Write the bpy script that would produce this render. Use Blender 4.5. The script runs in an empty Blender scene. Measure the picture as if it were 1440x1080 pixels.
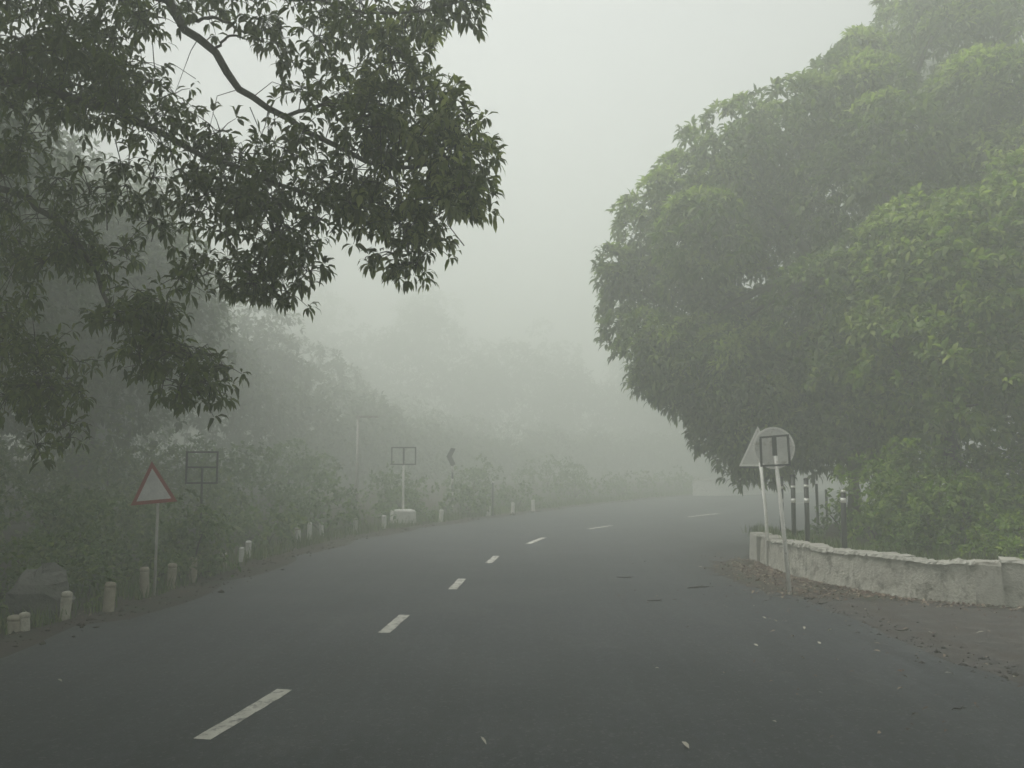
import bpy, math, random
import numpy as np
from mathutils import Vector, Matrix

random.seed(7)
RNG = np.random.default_rng(7)
C = bpy.context.scene.collection
S = bpy.context.scene

# ------------------------------------------------------------------ camera
EYE, PITCH, F = 2.2, math.radians(5.0), 1200.0
cam_d = bpy.data.cameras.new('camera')
cam_d.sensor_width = 36.0
cam_d.lens = 36.0 * F / 1440.0
cam_d.clip_start, cam_d.clip_end = 0.05, 1500.0
cam = bpy.data.objects.new('camera', cam_d)
cam.location = (0, 0, EYE)
cam.rotation_euler = (math.radians(90) + PITCH, 0, 0)
C.objects.link(cam)
S.camera = cam

# ------------------------------------------------------------------ light
SUN_EL, SUN_AZ = math.radians(62), math.radians(-88)     # high, from the left
world = bpy.data.worlds.new('World')
S.world = world
world.use_nodes = True
wn, wl = world.node_tree.nodes, world.node_tree.links
wn.clear()
sky = wn.new('ShaderNodeTexSky')
sky.sky_type = 'NISHITA'
sky.sun_disc = False
sky.sun_elevation, sky.sun_rotation = SUN_EL, SUN_AZ
sky.air_density, sky.dust_density, sky.ozone_density = 1.0, 6.0, 1.0
hs = wn.new('ShaderNodeHueSaturation')
hs.inputs['Saturation'].default_value = 0.14             # an overcast, colourless sky
bg = wn.new('ShaderNodeBackground')
bg.inputs['Strength'].default_value = 0.15
wo = wn.new('ShaderNodeOutputWorld')
wl.new(sky.outputs[0], hs.inputs['Color'])
wl.new(hs.outputs[0], bg.inputs['Color'])
wl.new(bg.outputs[0], wo.inputs['Surface'])
sun_d = bpy.data.lights.new('sun', 'SUN')
sun_d.energy, sun_d.angle, sun_d.color = 1.5, math.radians(20), (1.0, 0.97, 0.91)
sun = bpy.data.objects.new('sun', sun_d)
sv = Vector((math.sin(SUN_AZ) * math.cos(SUN_EL), math.cos(SUN_AZ) * math.cos(SUN_EL), math.sin(SUN_EL)))
sun.rotation_euler = sv.to_track_quat('Z', 'Y').to_euler()
sun.location = sv * 60
C.objects.link(sun)
S.view_settings.view_transform = 'Standard'
S.view_settings.look = 'None'
S.view_settings.gamma = 1.0
S.view_settings.use_curve_mapping = False
S.view_settings.exposure = 0.78
HAZE_DENSITY = 0.0285
S.cycles.max_bounces = 8
S.cycles.diffuse_bounces = 2
S.cycles.glossy_bounces = 2
S.cycles.transmission_bounces = 3
S.cycles.volume_bounces = 2
S.cycles.transparent_max_bounces = 8
S.cycles.use_denoising = True


# ------------------------------------------------------------------ helpers
def ray(px, py):
    u, v = (px - 720) / F, (540 - py) / F
    return np.array((u, math.cos(PITCH) - v * math.sin(PITCH), math.sin(PITCH) + v * math.cos(PITCH)))


def at(px, py, d):
    """the point seen at a photo pixel, d metres in front"""
    r = ray(px, py)
    return np.array((0, 0, EYE)) + r * (d / r[1])


def on_ground(px, py, z=0.0):
    r = ray(px, py)
    return np.array((0, 0, EYE)) + r * ((z - EYE) / r[2])


def mesh_of(name, v, faces, mats=None, smooth=False, midx=None):
    me = bpy.data.meshes.new(name)
    me.from_pydata([tuple(map(float, p)) for p in v], [], [tuple(map(int, f)) for f in faces])
    for m in (mats if isinstance(mats, (list, tuple)) else [mats]):
        if m: me.materials.append(m)
    if midx is not None:
        me.polygons.foreach_set('material_index', midx)
    if smooth:
        me.polygons.foreach_set('use_smooth', [True] * len(me.polygons))
    me.update()
    return me


def tri_quad_mesh(name, v, quads, tris, mat):
    """fast mesh from numpy arrays"""
    me = bpy.data.meshes.new(name)
    nq, nt = len(quads), len(tris)
    me.vertices.add(len(v)); me.vertices.foreach_set('co', np.ascontiguousarray(v, dtype=np.float32).ravel())
    me.loops.add(nq * 4 + nt * 3)
    me.loops.foreach_set('vertex_index', np.concatenate([quads.ravel(), tris.ravel()]).astype(np.int32))
    me.polygons.add(nq + nt)
    me.polygons.foreach_set('loop_start', np.concatenate([np.arange(nq) * 4, nq * 4 + np.arange(nt) * 3]).astype(np.int32))
    me.materials.append(mat)
    me.update(calc_edges=True)
    me.validate()
    return me


def obj(name, me, parent=None, loc=(0, 0, 0), rot=(0, 0, 0), **props):
    o = bpy.data.objects.new(name, me)
    o.location, o.rotation_euler = [float(q) for q in loc], rot
    if parent is not None: o.parent = parent
    for k, val in props.items(): o[k] = val
    C.objects.link(o)
    return o


def thing(name, label, category, loc=(0, 0, 0), rz=0.0, group=None):
    o = obj(name, None, None, loc, (0, 0, rz), label=label, category=category)
    o.empty_display_size = 0.2
    if group: o['group'] = group
    return o


def catmull(pts, n):
    """n points evenly spaced along a smooth curve through pts"""
    p = np.array(pts, float)
    ext = np.vstack([2 * p[0] - p[1], p, 2 * p[-1] - p[-2]])
    out = []
    for i in range(len(p) - 1):
        a, b, c, d = ext[i:i + 4]
        for t in np.linspace(0, 1, 12, endpoint=False):
            out.append(0.5 * ((2 * b) + (-a + c) * t + (2 * a - 5 * b + 4 * c - d) * t * t + (-a + 3 * b - 3 * c + d) * t ** 3))
    out.append(p[-1]); out = np.array(out)
    s = np.concatenate([[0], np.cumsum(np.linalg.norm(np.diff(out, axis=0), axis=1))])
    q = np.linspace(0, s[-1], n)
    return np.stack([np.interp(q, s, out[:, k]) for k in range(p.shape[1])], 1)


def tube(path, radii, sides=8, caps=True, wob=0.0):
    """verts, faces of a tapering tube along a path"""
    path = np.array(path, float); n = len(path)
    radii = np.broadcast_to(np.array(radii, float), (n,))
    v, f = [], []
    ref = np.array((0.31, 0.17, 0.93))
    for i in range(n):
        t = path[min(i + 1, n - 1)] - path[max(i - 1, 0)]
        t = t / (np.linalg.norm(t) + 1e-9)
        a = np.cross(t, ref)
        if np.linalg.norm(a) < 0.2: a = np.cross(t, (1, 0, 0))
        a /= np.linalg.norm(a); b = np.cross(t, a)
        for k in range(sides):
            th = 2 * math.pi * k / sides
            r = radii[i] * (1 + wob * (random.random() - 0.5))
            v.append(path[i] + r * (math.cos(th) * a + math.sin(th) * b))
    for i in range(n - 1):
        for k in range(sides):
            k2 = (k + 1) % sides
            f.append((i * sides + k, i * sides + k2, (i + 1) * sides + k2, (i + 1) * sides + k))
    if caps:
        f.append(tuple(range(sides - 1, -1, -1)))
        f.append(tuple((n - 1) * sides + k for k in range(sides)))
    return v, f


def join(*vf):
    V, Fa = [], []
    for v, f in vf:
        o = len(V); V += list(v); Fa += [tuple(i + o for i in q) for q in f]
    return V, Fa


def box(x0, x1, y0, y1, z0, z1):
    v = [(x, y, z) for z in (z0, z1) for x, y in ((x0, y0), (x1, y0), (x1, y1), (x0, y1))]
    return v, [(3, 2, 1, 0), (4, 5, 6, 7), (0, 1, 5, 4), (1, 2, 6, 5), (2, 3, 7, 6), (3, 0, 4, 7)]


def bar(p, q, w, t):
    """a flat bar in the xz plane from p to q (2-tuples), w wide, t thick along y"""
    p, q = np.array(p, float), np.array(q, float)
    d = (q - p) / np.linalg.norm(q - p); n = np.array((-d[1], d[0])) * w / 2
    c = [p + n, p - n, q - n, q + n]
    v = [(a[0], y, a[1]) for y in (-t / 2, t / 2) for a in c]
    return v, [(0, 1, 2, 3), (7, 6, 5, 4), (0, 4, 5, 1), (1, 5, 6, 2), (2, 6, 7, 3), (3, 7, 4, 0)]


def prism(poly, y0, y1):
    """a polygon in the xz plane extruded along y"""
    n = len(poly)
    v = [(x, y, z) for y in (y0, y1) for x, z in poly]
    f = [tuple(range(n)), tuple(range(2 * n - 1, n - 1, -1))] + [(k, k + n, (k + 1) % n + n, (k + 1) % n) for k in range(n)]
    return v, f


def ring_prism(outer, inner, y0, y1):
    n = len(outer)
    v = [(x, y, z) for y in (y0, y1) for poly in (outer, inner) for x, z in poly]
    f = []
    for k in range(n):
        k2 = (k + 1) % n
        f += [(k, k2, n + k2, n + k), (2 * n + k2, 2 * n + k, 3 * n + k, 3 * n + k2),
              (k2, k, 2 * n + k, 2 * n + k2), (n + k, n + k2, 3 * n + k2, 3 * n + k)]
    return v, f


# ------------------------------------------------------------------ materials
def new_mat(name):
    m = bpy.data.materials.new(name); m.use_nodes = True
    nt = m.node_tree; b = nt.nodes['Principled BSDF']
    return m, nt, b


def noise(nt, scale, detail=4, rough=0.55, vec=None, stretch=None):
    n = nt.nodes.new('ShaderNodeTexNoise')
    n.inputs['Scale'].default_value, n.inputs['Detail'].default_value, n.inputs['Roughness'].default_value = scale, detail, rough
    tc = nt.nodes.new('ShaderNodeTexCoord')
    if stretch:
        mp = nt.nodes.new('ShaderNodeMapping'); mp.inputs['Scale'].default_value = stretch
        nt.links.new(tc.outputs['Object'], mp.inputs['Vector']); nt.links.new(mp.outputs[0], n.inputs['Vector'])
    else:
        nt.links.new(tc.outputs['Object'], n.inputs['Vector'])
    return n.outputs['Fac']


def ramp(nt, fac, stops):
    r = nt.nodes.new('ShaderNodeValToRGB'); e = r.color_ramp.elements
    while len(e) < len(stops): e.new(0.5)
    for k, (p, c) in enumerate(stops):
        e[k].position = p
        e[k].color = (*c, 1) if not isinstance(c, (int, float)) else (c, c, c, 1)
    nt.links.new(fac, r.inputs[0])
    return r.outputs[0]


def mix(nt, fac, a, b, mode='MIX'):
    n = nt.nodes.new('ShaderNodeMix'); n.data_type = 'RGBA'; n.blend_type = mode
    for sock, val in ((n.inputs[0], fac), (n.inputs[6], a), (n.inputs[7], b)):
        if isinstance(val, (int, float)): sock.default_value = val
        elif isinstance(val, tuple): sock.default_value = (*val, 1)
        else: nt.links.new(val, sock)
    return n.outputs[2]


def bump(nt, b, h, strength, dist):
    n = nt.nodes.new('ShaderNodeBump'); n.inputs['Strength'].default_value = strength; n.inputs['Distance'].default_value = dist
    nt.links.new(h, n.inputs['Height']); nt.links.new(n.outputs[0], b.inputs['Normal'])


def surf_mat(name, stops, scale=3.0, rough=0.8, fine=40.0, bstr=0.4, bdist=0.01, dirt=None, metallic=0.0, stretch=None):
    m, nt, b = new_mat(name)
    col = ramp(nt, noise(nt, scale, 6, 0.6, stretch=stretch), stops)
    if dirt:
        dcol, dscale, lo, hi = dirt
        col = mix(nt, ramp(nt, noise(nt, dscale, 7, 0.65), [(lo, 0.0), (hi, 1.0)]), col, dcol)
    f = noise(nt, fine, 4, 0.6)
    col = mix(nt, 0.5, col, ramp(nt, f, [(0.25, 0.55), (0.75, 1.0)]), 'MULTIPLY')
    nt.links.new(col, b.inputs['Base Color'])
    b.inputs['Roughness'].default_value = rough; b.inputs['Metallic'].default_value = metallic
    bump(nt, b, f, bstr, bdist)
    return m


def leaf_mat(name, dark, mid, light, trans=0.3, rough=0.5):
    m, nt, b = new_mat(name)
    g = nt.nodes.new('ShaderNodeNewGeometry')
    col = ramp(nt, g.outputs['Random Per Island'], [(0.0, dark), (0.6, mid), (1.0, light)])
    col = mix(nt, 0.7, col, ramp(nt, noise(nt, 0.9, 3), [(0.3, 0.6), (0.7, 1.25)]), 'MULTIPLY')
    nt.links.new(col, b.inputs['Base Color'])
    b.inputs['Roughness'].default_value = rough
    b.inputs['Specular IOR Level'].default_value = 0.35
    t = nt.nodes.new('ShaderNodeBsdfTranslucent'); nt.links.new(mix(nt, 1.0, col, (1.1, 1.25, 0.6), 'MULTIPLY'), t.inputs['Color'])
    mx = nt.nodes.new('ShaderNodeMixShader'); mx.inputs[0].default_value = trans
    nt.links.new(b.outputs[0], mx.inputs[1]); nt.links.new(t.outputs[0], mx.inputs[2])
    nt.links.new(mx.outputs[0], nt.nodes['Material Output'].inputs['Surface'])
    return m


def asphalt_mat():
    m, nt, b = new_mat('asphalt')
    big = ramp(nt, noise(nt, 0.35, 5, 0.6), [(0.3, (0.018, 0.0205, 0.025)), (0.55, (0.023, 0.026, 0.031)), (0.8, (0.031, 0.034, 0.039))])
    streak = ramp(nt, noise(nt, 1.0, 5, 0.6, stretch=(2.2, 0.16, 1)), [(0.3, 0.80), (0.7, 1.22)])
    col = mix(nt, 0.8, big, streak, 'MULTIPLY')
    patch = ramp(nt, noise(nt, 0.9, 7, 0.7, stretch=(1, 0.6, 1)), [(0.55, 0.0), (0.75, 1.0)])
    col = mix(nt, mix(nt, 1.0, patch, (0.55, 0.55, 0.55), 'MULTIPLY'), col, (0.075, 0.076, 0.075))
    track = ramp(nt, noise(nt, 1.0, 6, 0.65, stretch=(4.5, 0.07, 1)), [(0.35, 0.75), (0.65, 1.3)])
    col = mix(nt, 0.9, col, track, 'MULTIPLY')
    grain = noise(nt, 70, 5, 0.75)
    col = mix(nt, 0.8, col, ramp(nt, grain, [(0.3, 0.15), (0.52, 0.9), (0.7, 3.2)]), 'MULTIPLY')
    col = mix(nt, 0.8, col, ramp(nt, noise(nt, 11, 8, 0.72, stretch=(1, .6, 1)), [(0.32, 0.5), (0.5, 1.0), (0.68, 1.8)]), 'MULTIPLY')
    vo = nt.nodes.new('ShaderNodeTexVoronoi'); vo.inputs['Scale'].default_value = 42
    tc = nt.nodes.new('ShaderNodeTexCoord'); nt.links.new(tc.outputs['Object'], vo.inputs['Vector'])
    col = mix(nt, ramp(nt, vo.outputs['Color'], [(0.80, 0.0), (0.86, 0.75)]), col, (0.085, 0.085, 0.085))
    nt.links.new(col, b.inputs['Base Color'])
    nt.links.new(ramp(nt, noise(nt, 0.6, 4), [(0.3, 0.60), (0.7, 0.70)]), b.inputs['Roughness'])
    bump(nt, b, grain, 0.8, 0.012)
    return m


M = {}
M['asphalt'] = asphalt_mat()
M['shoulder'] = surf_mat('worn_shoulder', [(0.32, (0.030, 0.028, 0.027)), (0.52, (0.055, 0.050, 0.047)), (0.68, (0.10, 0.09, 0.08))], 4.5, 0.9, 26, 1.0, 0.03, dirt=((0.040, 0.029, 0.022), 2.2, 0.45, 0.62))
M['soil'] = surf_mat('soil', [(0.3, (0.030, 0.021, 0.015)), (0.6, (0.055, 0.038, 0.027)), (0.85, (0.09, 0.064, 0.046))], 1.2, 0.95, 45, 0.9, 0.03, dirt=((0.035, 0.045, 0.02), 1.0, 0.48, 0.66))
M['paint'] = surf_mat('road_paint', [(0.3, (0.5, 0.48, 0.42)), (0.7, (0.72, 0.70, 0.63))], 5, 0.7, 60, 0.4, 0.004, dirt=((0.12, 0.115, 0.11), 9.0, 0.5, 0.66))
M['whitewash'] = surf_mat('whitewash', [(0.3, (0.66, 0.65, 0.61)), (0.7, (0.82, 0.81, 0.77))], 6, 0.85, 50, 0.4, 0.008, dirt=((0.22, 0.20, 0.16), 7.0, 0.55, 0.75))
M['stained_post'] = surf_mat('stained_concrete', [(0.3, (0.30, 0.265, 0.20)), (0.7, (0.50, 0.46, 0.37))], 5, 0.9, 50, 0.5, 0.01, dirt=((0.13, 0.095, 0.055), 6.0, 0.48, 0.7))
M['aged_post'] = surf_mat('aged_whitewash', [(0.3, (0.42, 0.40, 0.33)), (0.7, (0.62, 0.59, 0.51))], 6, 0.9, 50, 0.5, 0.01, dirt=((0.14, 0.10, 0.06), 7.0, 0.48, 0.7))
M['masonry'] = surf_mat('lime_plaster', [(0.3, (0.30, 0.29, 0.25)), (0.55, (0.45, 0.44, 0.38)), (0.8, (0.58, 0.565, 0.50))], 3.0, 0.95, 24, 0.9, 0.03, dirt=((0.11, 0.10, 0.075), 3.6, 0.50, 0.66))
M['coping'] = surf_mat('coping_plaster', [(0.3, (0.30, 0.29, 0.255)), (0.7, (0.50, 0.49, 0.44))], 4, 0.9, 30, 0.6, 0.02, dirt=((0.16, 0.15, 0.12), 4.0, 0.5, 0.75))
M['pillar'] = surf_mat('pillar_plaster', [(0.3, (0.26, 0.25, 0.21)), (0.7, (0.46, 0.45, 0.40))], 3, 0.95, 30, 0.6, 0.02, dirt=((0.08, 0.07, 0.05), 4.0, 0.5, 0.68))
M['black_paint'] = surf_mat('black_paint', [(0.3, (0.012, 0.012, 0.012)), (0.7, (0.03, 0.03, 0.028))], 6, 0.6, 60, 0.2, 0.003)
M['white_paint'] = surf_mat('white_paint', [(0.3, (0.68, 0.67, 0.63)), (0.7, (0.84, 0.83, 0.79))], 7, 0.6, 60, 0.2, 0.003, dirt=((0.25, 0.2, 0.15), 9.0, 0.58, 0.75))
M['red_paint'] = surf_mat('faded_red_paint', [(0.3, (0.25, 0.022, 0.015)), (0.7, (0.36, 0.04, 0.028))], 6, 0.6, 60, 0.2, 0.003)
M['sign_face'] = surf_mat('weathered_sign_face', [(0.35, (0.55, 0.54, 0.55)), (0.65, (0.78, 0.77, 0.76))], 3.5, 0.5, 60, 0.1, 0.002)
M['sign_back'] = surf_mat('bare_metal_sign', [(0.3, (0.50, 0.50, 0.48)), (0.7, (0.68, 0.67, 0.64))], 5, 0.55, 60, 0.1, 0.002, dirt=((0.26, 0.22, 0.17), 8.0, 0.55, 0.75), metallic=0.0)
M['iron'] = surf_mat('dark_iron', [(0.3, (0.025, 0.026, 0.026)), (0.7, (0.055, 0.055, 0.052))], 6, 0.6, 60, 0.2, 0.003)
M['pole'] = surf_mat('galvanised_pole', [(0.3, (0.40, 0.39, 0.36)), (0.7, (0.58, 0.57, 0.53))], 4, 0.55, 50, 0.2, 0.003, dirt=((0.24, 0.17, 0.11), 6.0, 0.55, 0.72))
M['bark'] = surf_mat('bark', [(0.3, (0.03, 0.026, 0.02)), (0.7, (0.075, 0.065, 0.05))], 5, 0.95, 25, 0.9, 0.03, stretch=(1, 1, 0.3))
M['rock'] = surf_mat('rock', [(0.3, (0.09, 0.09, 0.08)), (0.7, (0.21, 0.205, 0.19))], 2.5, 0.9, 20, 0.8, 0.04, dirt=((0.05, 0.06, 0.03), 2.0, 0.52, 0.7))
M['leaf_big'] = leaf_mat('mango_leaves', (0.045, 0.075, 0.016), (0.092, 0.138, 0.032), (0.18, 0.235, 0.06), 0.48)
M['leaf_near'] = leaf_mat('overhanging_leaves', (0.055, 0.074, 0.02), (0.1, 0.125, 0.034), (0.17, 0.2, 0.06), 0.5)
M['leaf_young'] = leaf_mat('young_leaves', (0.08, 0.13, 0.02), (0.145, 0.215, 0.036), (0.27, 0.33, 0.07), 0.5)
M['leaf_bush'] = leaf_mat('bush_leaves', (0.045, 0.09, 0.012), (0.08, 0.15, 0.02), (0.16, 0.23, 0.04), 0.45)
M['leaf_far'] = leaf_mat('far_leaves', (0.03, 0.055, 0.012), (0.055, 0.09, 0.018), (0.09, 0.13, 0.03), 0.35)
M['leaf_scrub'] = leaf_mat('scrub_leaves', (0.055, 0.1, 0.012), (0.1, 0.165, 0.02), (0.22, 0.26, 0.07), 0.45)
M['leaf_lit'] = leaf_mat('lit_olive_tips', (0.15, 0.175, 0.06), (0.24, 0.265, 0.1), (0.34, 0.36, 0.16), 0.5)  # pale olive stands for light falling on the right-hand boughs
M['leaf_bed'] = leaf_mat('bed_bush_leaves', (0.085, 0.15, 0.016), (0.16, 0.255, 0.03), (0.29, 0.37, 0.07), 0.5)
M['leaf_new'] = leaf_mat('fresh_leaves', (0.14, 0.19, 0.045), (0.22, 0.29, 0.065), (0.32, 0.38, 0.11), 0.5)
M['grass'] = leaf_mat('grass_blades', (0.05, 0.09, 0.018), (0.09, 0.14, 0.025), (0.18, 0.19, 0.07), 0.35)
M['dry_leaf'] = leaf_mat('dry_leaves', (0.05, 0.026, 0.018), (0.13, 0.075, 0.05), (0.30, 0.24, 0.18), 0.1, 0.8)
M['pale_leaf'] = leaf_mat('pale_dry_leaf', (0.35, 0.31, 0.25), (0.48, 0.45, 0.38), (0.6, 0.57, 0.5), 0.05, 0.8)
M['twig'] = surf_mat('dark_twig', [(0.3, (0.02, 0.016, 0.012)), (0.7, (0.045, 0.035, 0.027))], 8, 0.9, 60, 0.4, 0.005)

# ------------------------------------------------------------------ ground, road, verges
LEFT = [(-10.5, -14), (-8.9, -6), (-7.7, 0), (-6.8, 6), (-6.15, 10.2), (-5.55, 13), (-5.3, 16), (-5.1, 19.5), (-4.35, 24), (-2.4, 29.3), (0.9, 36), (4.7, 43), (9.7, 50.8), (15.7, 58), (24, 65), (38, 73), (60, 82)]
RIGHT = [(6.6, -14), (6.0, -6), (5.5, 0), (5.2, 5), (4.95, 8.25), (4.72, 11), (4.6, 13), (4.5, 15), (4.62, 17.3), (5.3, 19.6), (7.0, 23), (9.5, 26.5), (12.7, 30), (17.5, 34.5), (25, 40), (38, 47), (60, 56)]
CENTRE = [(-4.3, -8), (-3.25, 0), (-2.75, 4), (-2.43, 6.7), (-2.14, 8.1), (-1.62, 10.8), (-1.0, 14.8), (-0.45, 18.6), (0.6, 22.9), (2.8, 27.4), (7.4, 33.2), (11.5, 38.8), (15, 43.8), (20, 49), (28, 55), (40, 62)]
NL = 220
Lc = np.vstack([catmull(LEFT, NL)]); Rc = catmull(RIGHT, NL)
Cc = catmull(CENTRE, 400)


def road_z(x, y):
    return 0.0


def wander(n, amp, k, seed):
    r = np.random.default_rng(seed)
    a = np.zeros(n)
    for j in range(1, 5):
        a += amp / j * np.sin(np.linspace(0, k * j * 6.28, n) + r.uniform(0, 6.28)) * r.uniform(0.5, 1)
    return a + r.normal(0, amp * 0.15, n)


Lw = Lc.copy(); Lw[:, 0] += wander(NL, 0.07, 9, 1)
Rw = Rc.copy(); Rw[:, 0] += wander(NL, 0.10, 23, 2)
NW = 12
v, f = [], []
for i in range(NL):
    for j in range(NW + 1):
        t = j / NW
        p = Lw[i] * (1 - t) + Rw[i] * t
        v.append((p[0], p[1], 0.0))
for i in range(NL - 1):
    for j in range(NW):
        a = i * (NW + 1) + j
        f.append((a, a + 1, a + NW + 2, a + NW + 1))
road = obj('road', mesh_of('road', v, f, M['asphalt'], True), kind='structure', label='dark grey asphalt road bending right into the fog')

# lane dashes: painted strips laid on the road, children of it
DASHES = [((284, 1040), (401, 970), 0.155), ((540, 890), (569, 865), 0.155), ((636, 829), (650, 814), 0.15), ((687, 792), (698, 782), 0.15),
          ((742, 765), (765, 756), 0.15), ((828, 744), (860, 739), 0.15), ((968, 727), (1010, 722), 0.15)]
dash_ends = [(on_ground(*a)[:2], on_ground(*b)[:2], w) for a, b, w in DASHES]
i0 = 0
dash_ends += [(np.array((14.0, 42.4)), np.array((15.1, 43.9)), 0.15), (np.array((-2.95, 2.1)), np.array((-2.78, 3.6)), 0.155)]
for a, b, w in dash_ends:
    d = (b - a) / np.linalg.norm(b - a); n = np.array((d[1], -d[0])) * w / 2
    v, f = [], []
    K = 10
    for k in range(K + 1):
        p = a + (b - a) * k / K
        for s in (-1, 1):
            q = p + n * s * (1 + random.uniform(-0.08, 0.08))
            v.append((q[0], q[1], 0.004))
    for k in range(K): f.append((2 * k, 2 * k + 1, 2 * k + 3, 2 * k + 2))
    obj('lane_dash', mesh_of('lane_dash', v, f, M['paint']), road)


# terrain: a big sheet, just under the road, rising a little away from it
def seg_dist(P, line):
    """distance of points to a polyline and the side"""
    best = np.full(len(P), 1e9)
    for a, b in zip(line[:-1], line[1:]):
        ab = b - a; t = np.clip(((P - a) @ ab) / (ab @ ab), 0, 1)
        best = np.minimum(best, np.linalg.norm(P - (a + t[:, None] * ab), axis=1))
    return best


ROAD_POLY = np.vstack([Lc[::3], Rc[::-3]])


def in_poly(P, poly):
    x, y = P[:, 0], P[:, 1]; c = np.zeros(len(P), bool); j = len(poly) - 1
    for i in range(len(poly)):
        xi, yi = poly[i]; xj, yj = poly[j]
        c ^= ((yi > y) != (yj > y)) & (x < (xj - xi) * (y - yi) / (yj - yi + 1e-12) + xi)
        j = i
    return c


def smooth(a, b, x):
    t = np.clip((x - a) / (b - a), 0, 1); return t * t * (3 - 2 * t)


def ground_z(P):
    P = np.atleast_2d(P)
    dl = seg_dist(P, Lc[::3]); inside = in_poly(P, ROAD_POLY)
    left = P[:, 0] < np.interp(P[:, 1], Lc[:, 1], Lc[:, 0])
    n = 0.5 * np.sin(P[:, 0] * 0.9 + 1.3 * np.sin(P[:, 1] * 0.5)) + 0.5 * np.sin(P[:, 1] * 1.1 + P[:, 0] * 0.4)
    z = -0.05 + 0.02 * n
    z = np.where(left & ~inside, z + smooth(0.1, 0.5, dl) * 0.05 + smooth(1.0, 7.0, dl) * (0.45 + 0.15 * n) + smooth(6, 40, dl) * 1.8, z)
    return z


gx = np.concatenate([np.linspace(-140, -24, 24), np.linspace(-22, 26, 121), np.linspace(28, 140, 24)])
gy = np.concatenate([np.linspace(-60, -8, 12), np.linspace(-6, 64, 141), np.linspace(67, 220, 32)])
GX, GY = np.meshgrid(gx, gy)
P = np.stack([GX.ravel(), GY.ravel()], 1)
Z = ground_z(P)
v = np.column_stack([P, Z]); nx = len(gx)
f = [(j * nx + i, j * nx + i + 1, (j + 1) * nx + i + 1, (j + 1) * nx + i) for j in range(len(gy) - 1) for i in range(nx - 1)]
obj('ground', mesh_of('ground', v, f, M['soil'], True), kind='structure')

# right shoulder of old asphalt between the road and the parapet wall
WALL = [(5.30, 18.7), (5.22, 17.6), (5.30, 16.2), (5.66, 14.9), (6.30, 13.65), (7.30, 12.95), (8.5, 12.55), (10.2, 12.2), (13.5, 11.8)]
sh_out = [(14, -14), (14, -6), (14, 0), (14, 5), (14, 8.5), (14, 10.5), (13.5, 11.9), (8.4, 12.7), (6.4, 13.75), (5.7, 15.1), (5.35, 16.6), (5.35, 18.7), (6.2, 20.2)]
sh_in = [(6.2, -14), (5.6, -6), (5.1, 0), (4.8, 5), (4.5, 8.25), (4.4, 9.5), (4.3, 11), (4.25, 12), (4.2, 13), (4.2, 14.5), (4.2, 16.2), (4.4, 18), (5.2, 20.1)]
so, si = catmull(sh_out, 90), catmull(sh_in, 90)
v, f = [], []
for i in range(90):
    for j in range(9):
        p = si[i] * (1 - j / 8) + so[i] * j / 8
        v.append((p[0], p[1], -0.009 + 0.004 * math.sin(i * 1.7 + j * 2.1) * (0 < j < 8)))
for i in range(89):
    for j in range(8):
        a = i * 9 + j; f.append((a, a + 1, a + 10, a + 9))
obj('shoulder', mesh_of('shoulder', v, f, M['shoulder'], True), kind='structure')


def patch(name, outline, z, mat, jitter, seed, kind='structure'):
    r = np.random.default_rng(seed)
    p = catmull(list(outline) + [outline[0]], 120)[:-1]
    c = p.mean(0)
    q = c + (p - c) * (1 + r.normal(0, jitter, len(p)))[:, None]
    v = [(c[0], c[1], z)] + [(a, b, z) for a, b in q]
    n = len(q)
    return obj(name, mesh_of(name, v, [(0, 1 + k, 1 + (k + 1) % n) for k in range(n)], mat), kind=kind)


# soil washed over the asphalt in front of the wall end, and along the left edge
patch('dirt_verge', [(3.9, 17.4), (4.0, 15.6), (4.35, 14.3), (5.1, 13.7), (5.9, 13.55), (6.5, 13.45), (5.75, 14.8), (5.4, 16.2), (5.35, 17.6), (5.3, 18.9), (4.5, 18.6)], 0.005, M['soil'], 0.05, 3)
v, f = [], []
wa, wb = wander(NL, 0.12, 14, 5), wander(NL, 0.26, 31, 6)
for i in range(NL):
    t = Lc[min(i + 1, NL - 1)] - Lc[max(i - 1, 0)]; t /= np.linalg.norm(t); n = np.array((t[1], -t[0]))
    a = Lc[i] + n * (0.42 + wb[i]); b = Lc[i] - n * 0.28
    v += [(a[0], a[1], 0.004), (b[0], b[1], 0.012)]
f = [(2 * i, 2 * i + 1, 2 * i + 3, 2 * i + 2) for i in range(NL - 1)]
obj('dirt_verge', mesh_of('dirt_verge', v, f, M['soil']), kind='structure')

# raised planting bed behind the wall
bed_in = catmull([(5.6, 18.6), (5.55, 17.5), (5.6, 16.3), (5.95, 15.1), (6.55, 13.95), (7.4, 13.25), (8.6, 12.85), (10.3, 12.5), (13.5, 12.1), (18, 11.8), (26, 11.6)], 60)
bed_out = catmull([(5.7, 18.8), (6.3, 19.7), (6.9, 20.7), (8.2, 22.9), (9.3, 24.4), (10.9, 26.3), (12.6, 28.3), (14.2, 29.7), (17, 32.2), (20.2, 34.6), (28, 39)], 60)
v, f = [], []
for i in range(60):
    for j in range(11):
        t = j / 10; p = bed_in[i] * (1 - t) + bed_out[i] * t
        z = 0.44 + 0.12 * math.sin(math.pi * t) + 0.04 * math.sin(i * 0.9 + j * 1.3)
        if j == 10: z = -0.08
        v.append((p[0], p[1], z))
for i in range(59):
    for j in range(10):
        a = i * 11 + j; f.append((a, a + 1, a + 12, a + 11))
obj('planting_bed', mesh_of('planting_bed', v, f, M['soil'], True), kind='structure')


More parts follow.
